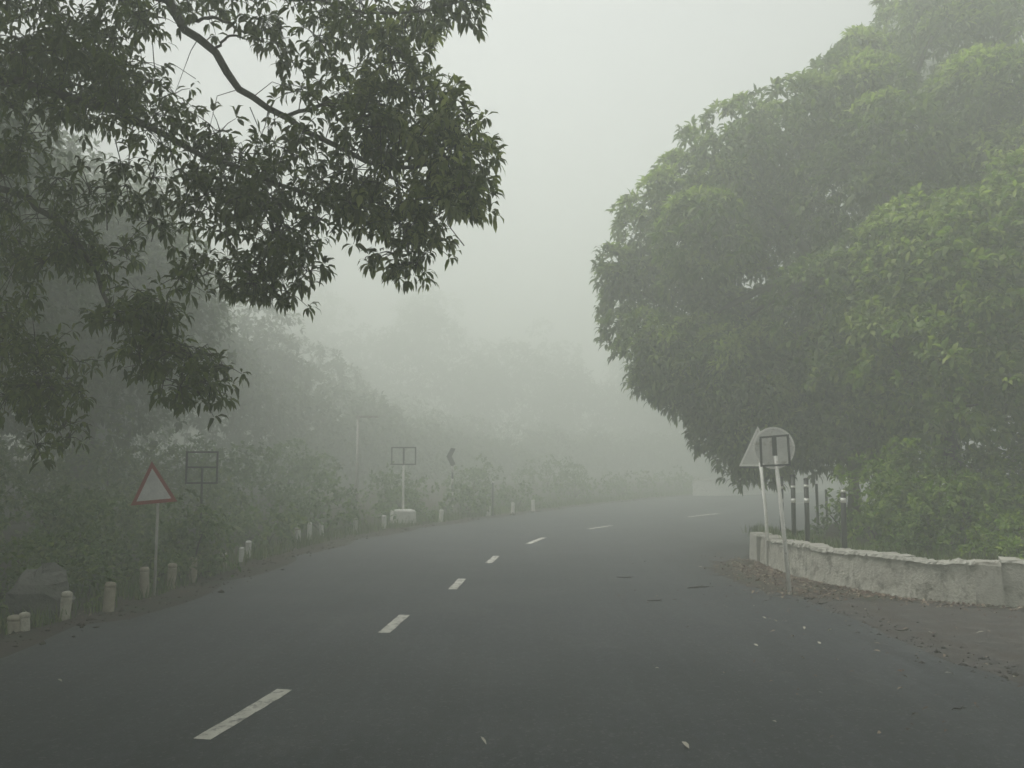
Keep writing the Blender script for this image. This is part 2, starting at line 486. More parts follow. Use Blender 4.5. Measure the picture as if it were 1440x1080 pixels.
# ------------------------------------------------------------------ walls
def wall_run(path, h0, h1, th, seed, rag=0.03, steps=60):
    """(body, coping) of a low wall, the ragged plaster cap broken away here and there"""
    r = np.random.default_rng(seed)
    p = catmull(path, steps); n = len(p)
    h = np.linspace(h0, h1, n) + 0.6 * wander(n, rag, 3, seed) + 0.3 * wander(n, rag, 11, seed + 1)
    nor = []
    for i in range(n):
        t = p[min(i + 1, n - 1)] - p[max(i - 1, 0)]; t /= np.linalg.norm(t); nor.append((-t[1], t[0]))
    nor = np.array(nor)
    v, f = [], []
    for i in range(n):
        for o, z in ((0, -0.1), (0.02, 0.15), (0.035, h[i] - 0.0435), (th - 0.03, h[i] - 0.0435), (th, -0.1)):
            q = p[i] + nor[i] * (o + r.normal(0, 0.004)); v.append((q[0], q[1], z))
    for i in range(n - 1):
        for k in range(4): f.append((5 * i + k, 5 * i + 5 + k, 5 * i + 6 + k, 5 * i + 1 + k))
    f += [(0, 1, 2, 3, 4), tuple(5 * (n - 1) + k for k in (4, 3, 2, 1, 0))]
    body = (v, f)
    cops = []
    i = 0
    while i < n - 1:
        k = min(n - 1, i + int(r.integers(5, 22)))
        v, f = [], []
        zo = r.uniform(-0.012, 0.022)
        for a in range(i, k + 1):
            for o, z in ((-0.004 + r.normal(0, 0.012), h[a] - 0.042), (0.002 + abs(r.normal(0, 0.022)), h[a] + zo + r.normal(0, 0.011)), (th + 0.01, h[a] + zo + r.normal(0, 0.01)), (th + 0.012, h[a] - 0.042)):
                q = p[a] + nor[a] * o; v.append((q[0], q[1], z))
        m = k - i + 1
        for a in range(m - 1):
            for c in range(3): f.append((4 * a + c, 4 * a + 4 + c, 4 * a + 5 + c, 4 * a + 1 + c))
            f.append((4 * a + 3, 4 * a + 7, 4 * a + 4, 4 * a))
        f += [(0, 1, 2, 3), tuple(4 * (m - 1) + c for c in (3, 2, 1, 0))]
        cops.append((v, f))
        i = k
    return body, cops


def build_wall(label, path, h0, h1, th, seed, steps=60, name='parapet_wall', mat=None):
    w = thing(name, label, 'wall')
    body, cops = wall_run(path, h0, h1, th, seed, steps=steps)
    obj('masonry', mesh_of('masonry', *body, mat or M['masonry'], False), w)
    for c in cops: obj('coping', mesh_of('coping', *c, M['coping']), w)
    return w


def block(cx, cy, w, d, h, rz, taper=0.0, seed=0):
    r = np.random.default_rng(seed)
    v = []
    for z, s in ((-0.1, 1.0), (0.1, 1.0), (h - 0.04, 1 - taper), (h, 0.93 - taper)):
        for x, y in ((-1, -1), (1, -1), (1, 1), (-1, 1)):
            a, b = x * w / 2 * s + r.normal(0, 0.006), y * d / 2 * s + r.normal(0, 0.006)
            v.append((cx + a * math.cos(rz) - b * math.sin(rz), cy + a * math.sin(rz) + b * math.cos(rz), z + r.normal(0, 0.004)))
    f = [(3, 2, 1, 0), (12, 13, 14, 15)]
    for k in range(3):
        for j in range(4): f.append((4 * k + j, 4 * k + (j + 1) % 4, 4 * k + 4 + (j + 1) % 4, 4 * k + 4 + j))
    return v, f


w1 = build_wall('low pale plastered parapet wall curving round the planting bed, its top ragged', WALL[:6], 0.575, 0.645, 0.34, 11, 150)
obj('end_pillar', mesh_of('end_pillar', *block(5.40, 18.72, 0.36, 0.5, 0.60, 0.05, 0.03, 1), M['coping']), w1)
obj('pillar', mesh_of('pillar', *block(7.24, 13.16, 0.36, 0.46, 0.645, -0.5, 0.0, 2), M['pillar']), w1)
w2 = build_wall('low parapet wall at the right edge of the photo, beyond the square wall pillar', [(7.34, 12.99), (8.5, 12.50), (10.2, 12.15), (13.5, 11.75)], 0.665, 0.68, 0.34, 12, 50)
w3 = build_wall('short broken wall end turning away behind the leaning sign poles', [(5.75, 19.35), (6.15, 19.95), (6.55, 20.5)][::-1], 0.5, 0.55, 0.3, 13, 16)
far_path = [tuple(on_ground(975, 697)[:2]), (12.8, 51.3), (16.5, 54.0), (23, 60)]
w4 = build_wall('pale parapet wall far across the bend, nearly lost in fog', far_path, 0.95, 0.95, 0.35, 14, 50, mat=M['whitewash'])

# ------------------------------------------------------------------ bollards along the left edge
BOLLARDS = [  # px, base y, top y, width m, kind, label
    (19, 889, 866, 0.17, 's', 'stained squat bollard at the left end of the bollard row'),
    (34, 888, 862, 0.13, 'a', 'short pale bollard standing tight beside the stained end bollard'),
    (91, 871, 833, 0.14, 'a', 'tall pale bollard in the gap left of the dark bollard, below the grey rock'),
    (152, 861, 820, 0.15, 's', 'dark mossy bollard standing between the tall pale bollard and the red triangle sign'),
    (203, 839, 798, 0.14, 's', 'stained bollard standing just left of the red triangle sign pole'),
    (241, 827, 793, 0.15, 's', 'brownish bollard first right of the red triangle sign pole'),
    (271, 818, 785, 0.14, 's', 'stained bollard below the empty square frame sign'),
    (314, 800, 777, 0.15, 'c', 'short bollard with bright white top, before the leaning pair'),
    (339, 790, 770, 0.11, 'w', 'thin short white bollard of the touching pair'),
    (349, 785, 761, 0.13, 'w', 'taller white bollard of the touching pair'),
    (419, 762, 738, 0.15, 'b', 'white bollard with dark ring, first of three close together'),
    (435, 758, 735, 0.13, 'w', 'middle white bollard of three standing close together'),
    (452, 754, 735, 0.13, 'w', 'last and shortest white bollard of three standing close together'),
    (500, 750, 729, 0.14, 'w', 'lone white bollard between the group of three and the concrete block'),
    (540, 743, 725, 0.15, 'w', 'white bollard touching the left side of the white concrete block'),
    (620, 734, 717, 0.15, 'w', 'foggy white bollard just left of the black chevron sign'),
    (687, 726, 711, 0.15, 'w', 'foggy white bollard beside the thin dark post'),
    (721, 723, 707, 0.15, 'w', 'faint bollard in fog, second from the far end of the row'),
    (750, 719, 703, 0.15, 'w', 'faintest bollard at the far end of the row in fog'),
]


def lathe(prof, sides=14):
    v, f = [], []
    for r, z in prof:
        for k in range(sides): v.append((r * math.cos(6.2832 * k / sides), r * math.sin(6.2832 * k / sides), z))
    n = len(prof)
    for i in range(n - 1):
        for k in range(sides):
            k2 = (k + 1) % sides; f.append((i * sides + k, i * sides + k2, (i + 1) * sides + k2, (i + 1) * sides + k))
    f += [tuple(range(sides - 1, -1, -1)), tuple((n - 1) * sides + k for k in range(sides))]
    return v, f


for px, yb, yt, w, kd, lab in BOLLARDS:
    g = on_ground(px, yb); d = g[1]
    h = (yb - yt) / F * d; r = w * 0.5
    t = thing('bollard', lab, 'bollard', (g[0], g[1], 0), random.uniform(0, 6), 'guard bollards along the left road edge')
    t.rotation_euler = (random.uniform(-.05, .05), random.uniform(-.05, .05), random.uniform(0, 6))
    body = M['stained_post'] if kd == 's' or kd == 'c' else M['whitewash']
    if kd == 'a': body = M['aged_post']
    top = body if kd in 'sa' else M['whitewash']
    zc = h - 0.07
    j = lambda: random.uniform(0.95, 1.05)
    obj('shaft', mesh_of('shaft', *lathe([(r * 1.08, -0.15), (r * 1.04 * j(), 0.03), (r * j(), h * 0.4), (r * j(), zc - 0.03), (r * 0.97, zc)]), body, True), t)
    obj('cap', mesh_of('cap', *lathe([(r * 1.03, zc + 0.001), (r * 1.05, zc + 0.03), (r * 0.9, h - 0.012), (r * 0.5, h)]), top, True), t)
    if kd == 'b':
        obj('ring', mesh_of('ring', *lathe([(r * 1.06, zc - 0.07), (r * 1.06, zc - 0.035)]), M['stained_post'], True), t)

# ------------------------------------------------------------------ signs
def equilateral(w, h, inset=0.0):
    """corner list of a triangle, apex up, centred on x, base at z=0; inset moved in from the edges"""
    P3 = [np.array((-w / 2, 0.0)), np.array((w / 2, 0.0)), np.array((0.0, h))]
    c = sum(P3) / 3
    k = 1 - inset
    return [tuple(c + (p - c) * k) for p in P3]


# red triangle warning sign
g = on_ground(217, 838); d = g[1]
m = d / F
t = thing('warning_sign', 'red bordered triangular warning sign with faded face on a thin pole', 'road sign', (g[0], g[1], 0))
zb, zt = EYE + (645 - 707) * m, EYE + (645 - 650) * m
v, f = tube([(0, 0, -0.2), (0.005, 0, zb - 0.1), (0.005, 0, zb + 0.4)], 0.022, 10)
obj('pole', mesh_of('pole', v, f, M['pole'], True), t)
tri_w, tri_h = 62 * m, zt - zb + 0.02
pl = obj('sign_plate', mesh_of('sign_plate', *prism(equilateral(tri_w * 0.985, tri_h * 0.985), -0.030, -0.024), M['sign_face']), t, (-3 * m, -0.03, zb), (0, math.radians(-5), math.radians(8)))
obj('red_border', mesh_of('red_border', *ring_prism(equilateral(tri_w, tri_h), equilateral(tri_w, tri_h, 0.25), -0.036, -0.031), M['red_paint']), pl)
obj('bracket', mesh_of('bracket', *box(-0.06, 0.06, -0.023, 0.03, 0.12, 0.16), M['iron']), t, (0, 0, zb))

# empty square frame sign left
d = 17.2; m = d / F
c = at(284, 657, d)
t = thing('frame_sign', 'empty black square sign frame with crossbar above the left bushes', 'sign frame', (c[0], c[1], 0), math.radians(4))
hw = 21 * m; z0, z1 = c[2] - 22 * m, c[2] + 21 * m
fr = [bar((-hw - .018, z0), (hw + .018, z0), 0.036, 0.036), bar((-hw - .018, z1), (hw + .018, z1), 0.036, 0.036),
      bar((-hw, z0 + .0185), (-hw, z1 - .0185), 0.036, 0.036), bar((hw, z0 + .0185), (hw, z1 - .0185), 0.036, 0.036)]
obj('frame', mesh_of('frame', *join(*fr), M['iron']), t)
obj('crossbar', mesh_of('crossbar', *bar((-hw + .0185, c[2]), (hw - .0185, c[2]), 0.034, 0.03), M['iron']), t)
v, f = tube([(0, 0.036, 0.0), (0, 0.036, c[2] - 0.02)], 0.026, 8)
obj('pole', mesh_of('pole', v, f, M['iron'], True), t)

# square frame sign on the white concrete block
g = on_ground(565, 738); d = g[1]; m = d / F
ped = thing('concrete_block', 'white trapezoid concrete block on the far left road edge', 'concrete block', (g[0], g[1] + 0.3, 0), math.radians(18))
v, f = block(0, 0, 36 * m * 0.92, 0.7, 20 * m, 0, 0.07, 5)
obj('block_body', mesh_of('block_body', v, f, M['whitewash']), ped)
obj('footing', mesh_of('footing', *box(-0.48, 0.48, -0.40, 0.40, -0.06, 0.05), M['stained_post']), ped)
d = g[1] + 0.3; m = d / F
t = thing('frame_sign', 'black square sign frame on a white pole rising from the concrete block', 'sign frame', (g[0], g[1] + 0.3, 20 * m * 0.98), math.radians(10))
zz = lambda py: EYE + (645 - py) * m - 20 * m * 0.98
hw = 16.5 * m; z0, z1 = zz(653), zz(629.5)
fr = [bar((-hw - .02, z0), (hw + .02, z0), 0.042, 0.04), bar((-hw - .02, z1), (hw + .02, z1), 0.042, 0.04),
      bar((-hw, z0 + .0215), (-hw, z1 - .0215), 0.042, 0.04), bar((hw, z0 + .0215), (hw, z1 - .0215), 0.042, 0.04)]
obj('frame', mesh_of('frame', *join(*fr), M['iron']), t)
obj('crossbar', mesh_of('crossbar', *bar((0, z0 + .0215), (0, z1 - .0215), 0.06, 0.035), M['iron']), t)
v, f = tube([(0, 0.03, 0), (0, 0.03, z0 + 0.1)], 0.04, 8)
obj('pole', mesh_of('pole', v, f, M['white_paint'], True), t)

# black chevron on a striped pole
g = on_ground(636, 724); d = g[1]; m = d / F
t = thing('chevron_sign', 'black left pointing chevron on a black and white striped pole', 'road sign', (g[0], g[1], 0), math.radians(12))
zz = lambda py: EYE + (645 - py) * m
top = zz(655); n = 8
for k in range(n):
    a, b = -0.1 + (top + 0.1) * k / n, -0.1 + (top + 0.1) * (k + 1) / n - 0.001
    obj('pole_band', mesh_of('pole_band', *tube([(0.0, 0, a), (0.0, 0, b)], 0.042, 8), M['black_paint' if k in (0, 2, 4, 6) else 'white_paint'], True), t)
cx = lambda px: (px - 636) * m
obj('chevron', mesh_of('chevron', *prism([(cx(627), zz(642)), (cx(633.5), zz(655)), (cx(640), zz(653)), (cx(634.5), zz(642)), (cx(640), zz(631)), (cx(633.5), zz(630))], -0.055, -0.045), M['black_paint']), t)
obj('bracket', mesh_of('bracket', *box(-0.03, 0.03, -0.044, 0.03, top - 0.02, top + 0.25), M['iron']), t)

# thin dark post and slim tall pole beyond the bollards
g = on_ground(693, 726); m = g[1] / F
t = thing('marker_post', 'thin dark post with a pale top beside a foggy bollard', 'post', (g[0], g[1], 0))
obj('shaft', mesh_of('shaft', *tube([(0, 0, -0.2), (0, 0, 46 * m)], 0.032, 8), M['iron'], True), t)
obj('cap', mesh_of('cap', *tube([(0, 0, 46 * m + .001), (0, 0, 49 * m)], 0.045, 8), M['white_paint'], True), t)
c = at(502, 690, 30); m = 30 / F
t = thing('tall_pole', 'slim tall grey pole rising from far bushes, faint in fog', 'pole', (c[0], c[1], 0))
obj('shaft', mesh_of('shaft', *tube([(0, 0, -0.1), (0, 0, EYE + (645 - 588) * m)], [0.06, 0.045], 8), M['pole'], True), t)
obj('cap', mesh_of('cap', *box(-0.07, 0.7, -0.05, 0.05, EYE + (645 - 588) * m + .001, EYE + (645 - 585) * m), M['pole']), t)

# right: leaning pole with round sign and square frame seen from behind
g = on_ground(1112, 835); d = g[1]; m = d / F
t = thing('round_sign', 'round grey sign with black square frame on a leaning white pole', 'road sign', (g[0], g[1], 0))
X = lambda px: (px - 720) * m - g[0]
Zp = lambda py: EYE + (645 - py) * m
top = (X(1087), Zp(613))
v, f = tube([(0, 0, -0.2), (top[0] * 0.5, 0, Zp(724)), (top[0], 0, top[1])], [0.036, 0.034, 0.032], 10)
obj('pole', mesh_of('pole', v, f, M['white_paint'], True), t)
cz, cxx, rr = Zp(630), X(1089), 29.5 * m
circ = [(cxx + rr * math.cos(a), cz + rr * math.sin(a)) for a in np.linspace(0, 6.2832, 40, endpoint=False)]
cin = [(cxx + rr * .91 * math.cos(a), cz + rr * .91 * math.sin(a)) for a in np.linspace(0, 6.2832, 40, endpoint=False)]
pl = obj('sign_plate', mesh_of('sign_plate', *prism(circ, 0.072, 0.078), M['sign_back']), t)
obj('rim', mesh_of('rim', *ring_prism(circ, cin, 0.060, 0.0715), M['white_paint']), pl)
x0, x1, z0, z1 = X(1067.5), X(1107), Zp(655), Zp(614)
fw = 0.032
tl = -0.02
fr = [bar((x0 - fw / 2, z0), (x1 + fw / 2, z0 + .02), fw, .03), bar((x0 - fw / 2, z1 - .02), (x1 + fw / 2 - .02, z1 + .02), fw, .03), bar((x0, z0 + fw / 2), (x0 - .005, z1 - .02 - fw / 2), fw, .029), bar((x1, z0 + .02 + fw / 2), (x1 - .02, z1 + .02 - fw / 2), fw, .029)]
obj('frame', mesh_of('frame', *join(*fr), M['iron']), t, (0, -0.068, 0))
obj('clamp', mesh_of('clamp', *bar((top[0] + .005, top[1] - .33), (top[0] - .005, top[1]), .075, .014), M['iron']), t, (0, -0.042, 0))

# right: triangular sign behind it
g = on_ground(1081, 797); d = g[1]; m = d / F
t = thing('triangle_sign', 'grey triangular sign with pale rim, half hidden behind the round sign', 'road sign', (g[0], g[1], 0))
X = lambda px: (px - 720) * m - g[0]
Zp = lambda py: EYE + (645 - py) * m
v, f = tube([(0, 0, -0.2), (X(1074), 0, Zp(725)), (X(1067), 0, Zp(640))], 0.036, 10)
obj('pole', mesh_of('pole', v, f, M['white_paint'], True), t)
tw, tz0, tz1 = 54 * m, Zp(655.5), Zp(599.5)
pl = obj('sign_plate', mesh_of('sign_plate', *prism(equilateral(tw, tz1 - tz0), 0.05, 0.056), M['sign_back']), t, (X(1066), 0, tz0), (0, 0, math.radians(-6)))
obj('rim', mesh_of('rim', *ring_prism(equilateral(tw, tz1 - tz0), equilateral(tw, tz1 - tz0, 0.13), 0.038, 0.0495), M['white_paint']), pl)
obj('base_bar', mesh_of('base_bar', *bar((-tw * .47, -.018), (tw * .47, -.018), 0.03, .03), M['iron']), pl, (0, .05, 0))

# fence posts standing in the bed behind the wall
POSTS = [(1095, 18.7, 673, 0.042, True, 'black banded fence post directly behind the leaning sign pole'),
         (1112, 17.8, 670, 0.046, True, 'black banded fence post just right of the leaning sign pole'),
         (1131, 16.8, 675, 0.046, True, 'black banded fence post in the middle of the row behind the wall'),
         (1181.5, 15.3, 692, 0.046, True, 'black banded fence post nearest the bushes, below a pale cap'),
         (1146, 21.5, 680, 0.034, False, 'thin plain dark fence post right of the middle banded post'),
         (1159, 21.8, 688, 0.032, False, 'thin plain dark fence post beside the leafy branch tip')]
for px, d, ytop, r, banded, lab in POSTS:
    m = d / F; x = (px - 720) * m; zt = EYE + (645 - ytop) * m
    t = thing('fence_post', lab, 'post', (x, d, 0.40), 0, 'dark posts behind the parapet wall')
    t.rotation_euler = (random.uniform(-.02, .02), random.uniform(-.02, .02), 0)
    h = zt - 0.40
    obj('shaft', mesh_of('shaft', *tube([(0, 0, -0.1), (0, 0, h * 0.5), (0, 0, h)], r, 10), M['black_paint'], True), t)
    if banded:
        zb = EYE + (645 - 706) * m - 0.40
        for dz in (0.0, 0.30):
            if zb + dz + 0.1 < h:
                obj('band', mesh_of('band', *tube([(0, 0, zb + dz), (0, 0, zb + dz + (0.085 if dz == 0 else 0.05))], r * 1.04, 10), M['white_paint'], True), t)
        obj('cap', mesh_of('cap', *lathe([(r * 1.1, h + .001), (r * 1.1, h + .03), (r * .5, h + .045)], 10), M['pole' if '1181' in str(px) else 'black_paint'], True), t)


# ------------------------------------------------------------------ foliage
def unit(a):
    return a / (np.linalg.norm(a, axis=-1, keepdims=True) + 1e-9)


def leaf_arrays(P, A, nl, L, W, droop, rng, spread=(0.5, 1.5), fold=0.25):
    """whorls of nl pointed leaves at points P round axes A: verts, quads, tris"""
    n = len(P)
    P = np.repeat(P, nl, 0); A = unit(np.repeat(A, nl, 0)); m = n * nl
    ref = rng.normal(size=(m, 3)); B = unit(np.cross(A, ref))
    th = rng.uniform(*spread, m)[:, None]
    d0 = unit(np.cos(th) * A + np.sin(th) * B)
    g = np.array((0, 0, -1.0)) * (droop * rng.uniform(0.5, 1.4, m))[:, None]
    d1 = unit(d0 + g * 0.6); d2 = unit(d1 + g)
    Ls = (L * rng.uniform(0.6, 1.25, m))[:, None]; Ws = (W * rng.uniform(0.7, 1.2, m))[:, None]
    p0 = P + d0 * Ls * 0.12
    p1 = p0 + d0 * Ls * 0.33; p2 = p1 + d1 * Ls * 0.35; p3 = p2 + d2 * Ls * 0.32
    s = np.cross(d1, np.array((0, 0, 1.0))) + 0.35 * rng.normal(size=(m, 3))
    s = unit(s - (s * d1).sum(1, keepdims=True) * d1)
    up = np.cross(s, d1) * Ws * fold
    v = np.stack([p0, p1 - s * Ws * .5 + up, p1 + s * Ws * .5 + up, p2 + s * Ws * .46 + up, p2 - s * Ws * .46 + up, p3], 1).reshape(-1, 3)
    o = (np.arange(m) * 6)[:, None]
    quads = o + np.array((1, 2, 3, 4)); tris = np.concatenate([o + np.array((0, 2, 1)), o + np.array((4, 3, 5))])
    return v, quads, tris


def foliage(name, P, A, nl, L, W, droop, mat, parent, rng=None, **kw):
    rng = rng or RNG
    v, q, t = leaf_arrays(np.asarray(P), np.asarray(A), nl, L, W, droop, rng, **kw)
    return obj(name, tri_quad_mesh(name, v, q, t, mat), parent)


def many_tubes(segs, r0, r1, sides=3):
    """thin twigs as one mesh: segs (n, k, 3)"""
    segs = np.asarray(segs, float); n, k, _ = segs.shape
    t = unit(segs[:, -1] - segs[:, 0]); a = unit(np.cross(t, np.array((0.3, 0.5, 0.8)))); b = np.cross(t, a)
    rad = np.linspace(r0, r1, k)
    V = []
    for i in range(k):
        for s in range(sides):
            th = 6.2832 * s / sides
            V.append(segs[:, i] + rad[i] * (math.cos(th) * a + math.sin(th) * b))
    V = np.stack(V, 1).reshape(-1, 3)
    o = (np.arange(n) * k * sides)[:, None]
    q = [o + np.array((i * sides + s, i * sides + (s + 1) % sides, (i + 1) * sides + (s + 1) % sides, (i + 1) * sides + s)) for i in range(k - 1) for s in range(sides)]
    return V, np.concatenate(q), np.zeros((0, 3), int)


def sphere_dirs(n, rng, up=0.0):
    d = unit(rng.normal(size=(n * 3, 3)))
    keep = rng.uniform(size=len(d)) < 0.5 + up * d[:, 2]
    d = d[keep][:n]
    return d


def lobes_to_sprigs(lobes, dens, rng, up=0.25, inner=0.7):
    """points and axes on lumpy clumps: lobes = (x, y, z, r)"""
    Ps, As = [], []
    for x, y, z, r in lobes:
        n = max(6, int(dens * r * r))
        d = sphere_dirs(n, rng, up)
        rad = r * rng.uniform(inner, 1.06, len(d))[:, None]
        Ps.append(np.array((x, y, z)) + d * rad * np.array((1, 1, 0.85)))
        As.append(unit(d + np.array((0, 0, 0.25)) + 0.35 * rng.normal(size=d.shape)))
    return np.concatenate(Ps), np.concatenate(As)


def spray_templates(name, mat, nl, L, W, droop, k=6):
    out = []
    for i in range(k):
        r = np.random.default_rng(100 + i)
        v, q, t = leaf_arrays(np.zeros((1, 3)), np.array([[0.75, 0, 0.45]]), nl, L, W, droop, r)
        out.append(tri_quad_mesh(name, v, q, t, mat))
    return out


def add_sprays(parent, P, A, temps, rng):
    for p, a in zip(P, A):
        o = bpy.data.objects.new('leaf_spray', temps[int(rng.integers(len(temps)))])
        o.location = p; o.parent = parent
        o.rotation_euler = (0, rng.uniform(-.5, .5), math.atan2(a[1], a[0]))
        s = rng.uniform(0.85, 1.15); o.scale = (s, s, s)
        C.objects.link(o)


def inflate(outline, y0, thick, n, rng, rmin, rmax):
    """lobes filling an outline (x, z) that is given depth: thick in the middle, thin at the rim"""
    O = np.array(outline); lo, hi = O.min(0), O.max(0)
    out = []
    closed = np.vstack([O, O[:1]])
    while len(out) < n:
        P = lo + (hi - lo) * rng.uniform(size=(400, 2))
        P = P[in_poly(P, O)]
        e = seg_dist(P, closed)
        for p, ed in zip(P, e):
            r = min(rng.uniform(rmin, rmax), ed * 0.9 + 0.12)
            if r < rmin * 0.45: continue
            room = max(ed - r * 0.6, 0.0)
            t = thick * math.sqrt(min(1.0, room / (thick * 0.9)))
            u = rng.uniform(-1, 1); u = math.copysign(abs(u) ** 0.55, u)
            out.append((p[0], y0 + t * u, p[1], r))
            if len(out) >= n: break
    return out


def px_outline(pts, d):
    return [tuple(at(x, y, d)[[0, 2]]) for x, y in pts]


def trunk_and_limbs(parent, base, top, r0, lobes, nlimb, rng, lean=0.4):
    base, top = np.array(base, float), np.array(top, float)
    mid = (base + top) / 2 + np.array((rng.normal(0, lean), rng.normal(0, lean), 0))
    p = catmull([base - (0, 0, 0.3), base + (0, 0, 0.4), mid, top], 12)
    obj('trunk', mesh_of('trunk', *tube(p, np.linspace(r0 * 1.25, r0 * 0.55, 12), 10, wob=0.12), M['bark'], True), parent)
    L = [lobes[i] for i in rng.choice(len(lobes), min(nlimb, len(lobes)), replace=False)]
    for x, y, z, r in L:
        e = np.array((x, y, z)); s = p[int(rng.integers(6, 12))]
        m = (s + e) / 2 + np.array((0, 0, 0.12 * np.linalg.norm(e - s))) + rng.normal(0, 0.2, 3)
        q = catmull([s, m, e], 9)
        obj('limb', mesh_of('limb', *tube(q, np.linspace(r0 * 0.38, 0.02, 9), 6, wob=0.1), M['bark'], True), parent)


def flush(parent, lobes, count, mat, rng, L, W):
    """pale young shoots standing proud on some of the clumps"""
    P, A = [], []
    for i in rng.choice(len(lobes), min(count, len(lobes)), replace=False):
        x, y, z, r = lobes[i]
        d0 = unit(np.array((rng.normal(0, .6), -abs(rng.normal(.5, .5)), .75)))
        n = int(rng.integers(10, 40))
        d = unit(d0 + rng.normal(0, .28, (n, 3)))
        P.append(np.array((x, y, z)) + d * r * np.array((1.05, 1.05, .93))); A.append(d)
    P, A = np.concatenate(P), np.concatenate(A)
    foliage('young_or_lit_leaves', P, A, 8, L, W, .6, mat, parent, rng)['kind'] = 'stuff'


# --- the big spreading tree right
rng = np.random.default_rng(21)
D = 21.0
OUT_A = [(1330, -60), (1250, -10), (1205, 45), (1150, 90), (1120, 108), (1090, 128), (1045, 140), (1010, 152), (965, 182), (938, 212), (925, 248), (882, 258), (866, 300), (840, 345), (843, 372), (858, 402), (856, 450), (860, 490), (882, 512), (892, 545), (930, 566), (966, 585), (984, 622), (1010, 655), (1050, 687), (1100, 672), (1130, 660), (1160, 668), (1200, 650), (1300, 600), (1440, 560), (1520, 400), (1520, 100), (1440, -60)]
lob = inflate(px_outline(OUT_A, D), D + .6, 3.8, 210, rng, 0.5, 1.5)
OUT_C = [(880, 500), (892, 545), (930, 566), (966, 585), (984, 622), (1010, 655), (1050, 687), (1100, 672), (1130, 660), (1160, 668), (1230, 665), (1330, 640), (1330, 560), (1200, 470), (1000, 440)]
lob += inflate(px_outline(OUT_C, D), D, 2.6, 130, rng, 0.4, 0.85)
t = thing('broadleaf_tree', 'huge dense spreading tree overhanging the road beside the round sign', 'tree', (9.6, 20.5, 0.5))
loc = np.array((9.6, 20.5, 0.5))
Lr = [(x - loc[0], y - loc[1], z - loc[2], r) for x, y, z, r in lob]
P_, A_ = lobes_to_sprigs(Lr, 95, rng, inner=0.8)
w = P_ + loc
front = np.argsort(w[:, 1] + rng.normal(0, 1.0, len(w)) + 0.15 * np.abs(w[:, 0] - 6))
vis = (np.abs(w[front, 0] / w[front, 1]) < 0.58)
pick = front[vis][:1200]; pick = rng.choice(pick, 300, replace=False)
mask = np.ones(len(P_), bool); mask[pick] = False
foliage('crown', P_[mask], A_[mask], 8, 0.28, 0.075, 0.75, M['leaf_big'], t, rng)
add_sprays(t, P_[pick], A_[pick], spray_templates('leaf_spray', M['leaf_big'], 9, 0.29, 0.076, 0.75), rng)
trunk_and_limbs(t, (0, 0, 0), (-0.6, 0.3, 6.0), 0.42, Lr, 16, rng)

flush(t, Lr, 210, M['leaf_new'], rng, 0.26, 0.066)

# --- the tall pale tree behind it
D = 36.0
OUT_B = [(1180, 90), (1200, 30), (1235, 5), (1260, -30), (1330, -60), (1440, -75), (1560, -60), (1640, 50), (1640, 300), (1560, 420), (1440, 450), (1330, 430), (1240, 350), (1190, 220)]
lob = inflate(px_outline(OUT_B, D), D + 1, 4.5, 170, rng, 0.9, 1.8)
loc = np.array((22.2, 36.6, -0.1))
t = thing('broadleaf_tree', 'tall pale tree fading into fog above and behind the spreading tree', 'tree', loc)
Lr = [(x - loc[0], y - loc[1], z - loc[2], r) for x, y, z, r in lob]
P_, A_ = lobes_to_sprigs(Lr, 26, rng)
foliage('crown', P_, A_, 9, 0.34, 0.095, 0.6, M['leaf_big'], t, rng)
trunk_and_limbs(t, (0, 0, 0), (0.3, 0, 12), 0.42, Lr, 10, rng)


def simple_tree(x, y, h, w, label, mat, name='broadleaf_tree', nlobe=45, dens=45, leaf=(0.2, 0.07), base_h=0.3, group=None, z0=0.0, lobe=(0.5, 0.95), limbs=7, nl=8, seed=0, droop=0.5):
    rng = np.random.default_rng(seed + 500)
    t = thing(name, label, 'tree', (x, y, z0), 0, group)
    lob = []
    cz = h * (base_h + (1 - base_h) / 2); hz = h * (1 - base_h) / 2
    for _ in range(nlobe):
        d = unit(rng.normal(size=3)); k = rng.uniform(0.35, 1.0) ** 0.6
        r = rng.uniform(*lobe) * w / 2.6
        q = d * k * np.array((w / 2, w / 2, hz)) * 0.85
        q[:2] *= 1 - 0.35 * max(0, q[2] / hz)
        lob.append((q[0] + rng.normal(0, .15), q[1] + rng.normal(0, .15), cz + q[2], r))
    P_, A_ = lobes_to_sprigs(lob, dens, rng)
    foliage('crown', P_, A_, nl, leaf[0], leaf[1], droop, mat, t, rng)
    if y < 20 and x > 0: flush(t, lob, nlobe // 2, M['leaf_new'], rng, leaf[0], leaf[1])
    trunk_and_limbs(t, (0, 0, 0), (rng.normal(0, .3), rng.normal(0, .3), h * 0.62), 0.045 * h ** 0.8, lob, limbs, rng)
    return t


# young trees between the spreading tree and the wall
simple_tree(9.5, 17.6, 6.8, 5.0, 'young light green tree standing above the bushes right of the wall posts', M['leaf_young'], nlobe=50, dens=60, leaf=(0.22, 0.085), z0=0.5, seed=1, base_h=0.22)
simple_tree(13.6, 19.5, 9.5, 5.5, 'dense green tree cut by the right edge of the photo', M['leaf_big'], nlobe=50, dens=55, leaf=(0.22, 0.07), z0=0.5, seed=2, base_h=0.1)
simple_tree(7.7, 19.4, 4.2, 2.6, 'small dark understory tree behind the wall posts', M['leaf_big'], nlobe=24, dens=70, leaf=(0.2, 0.06), z0=0.5, seed=3, base_h=0.35)


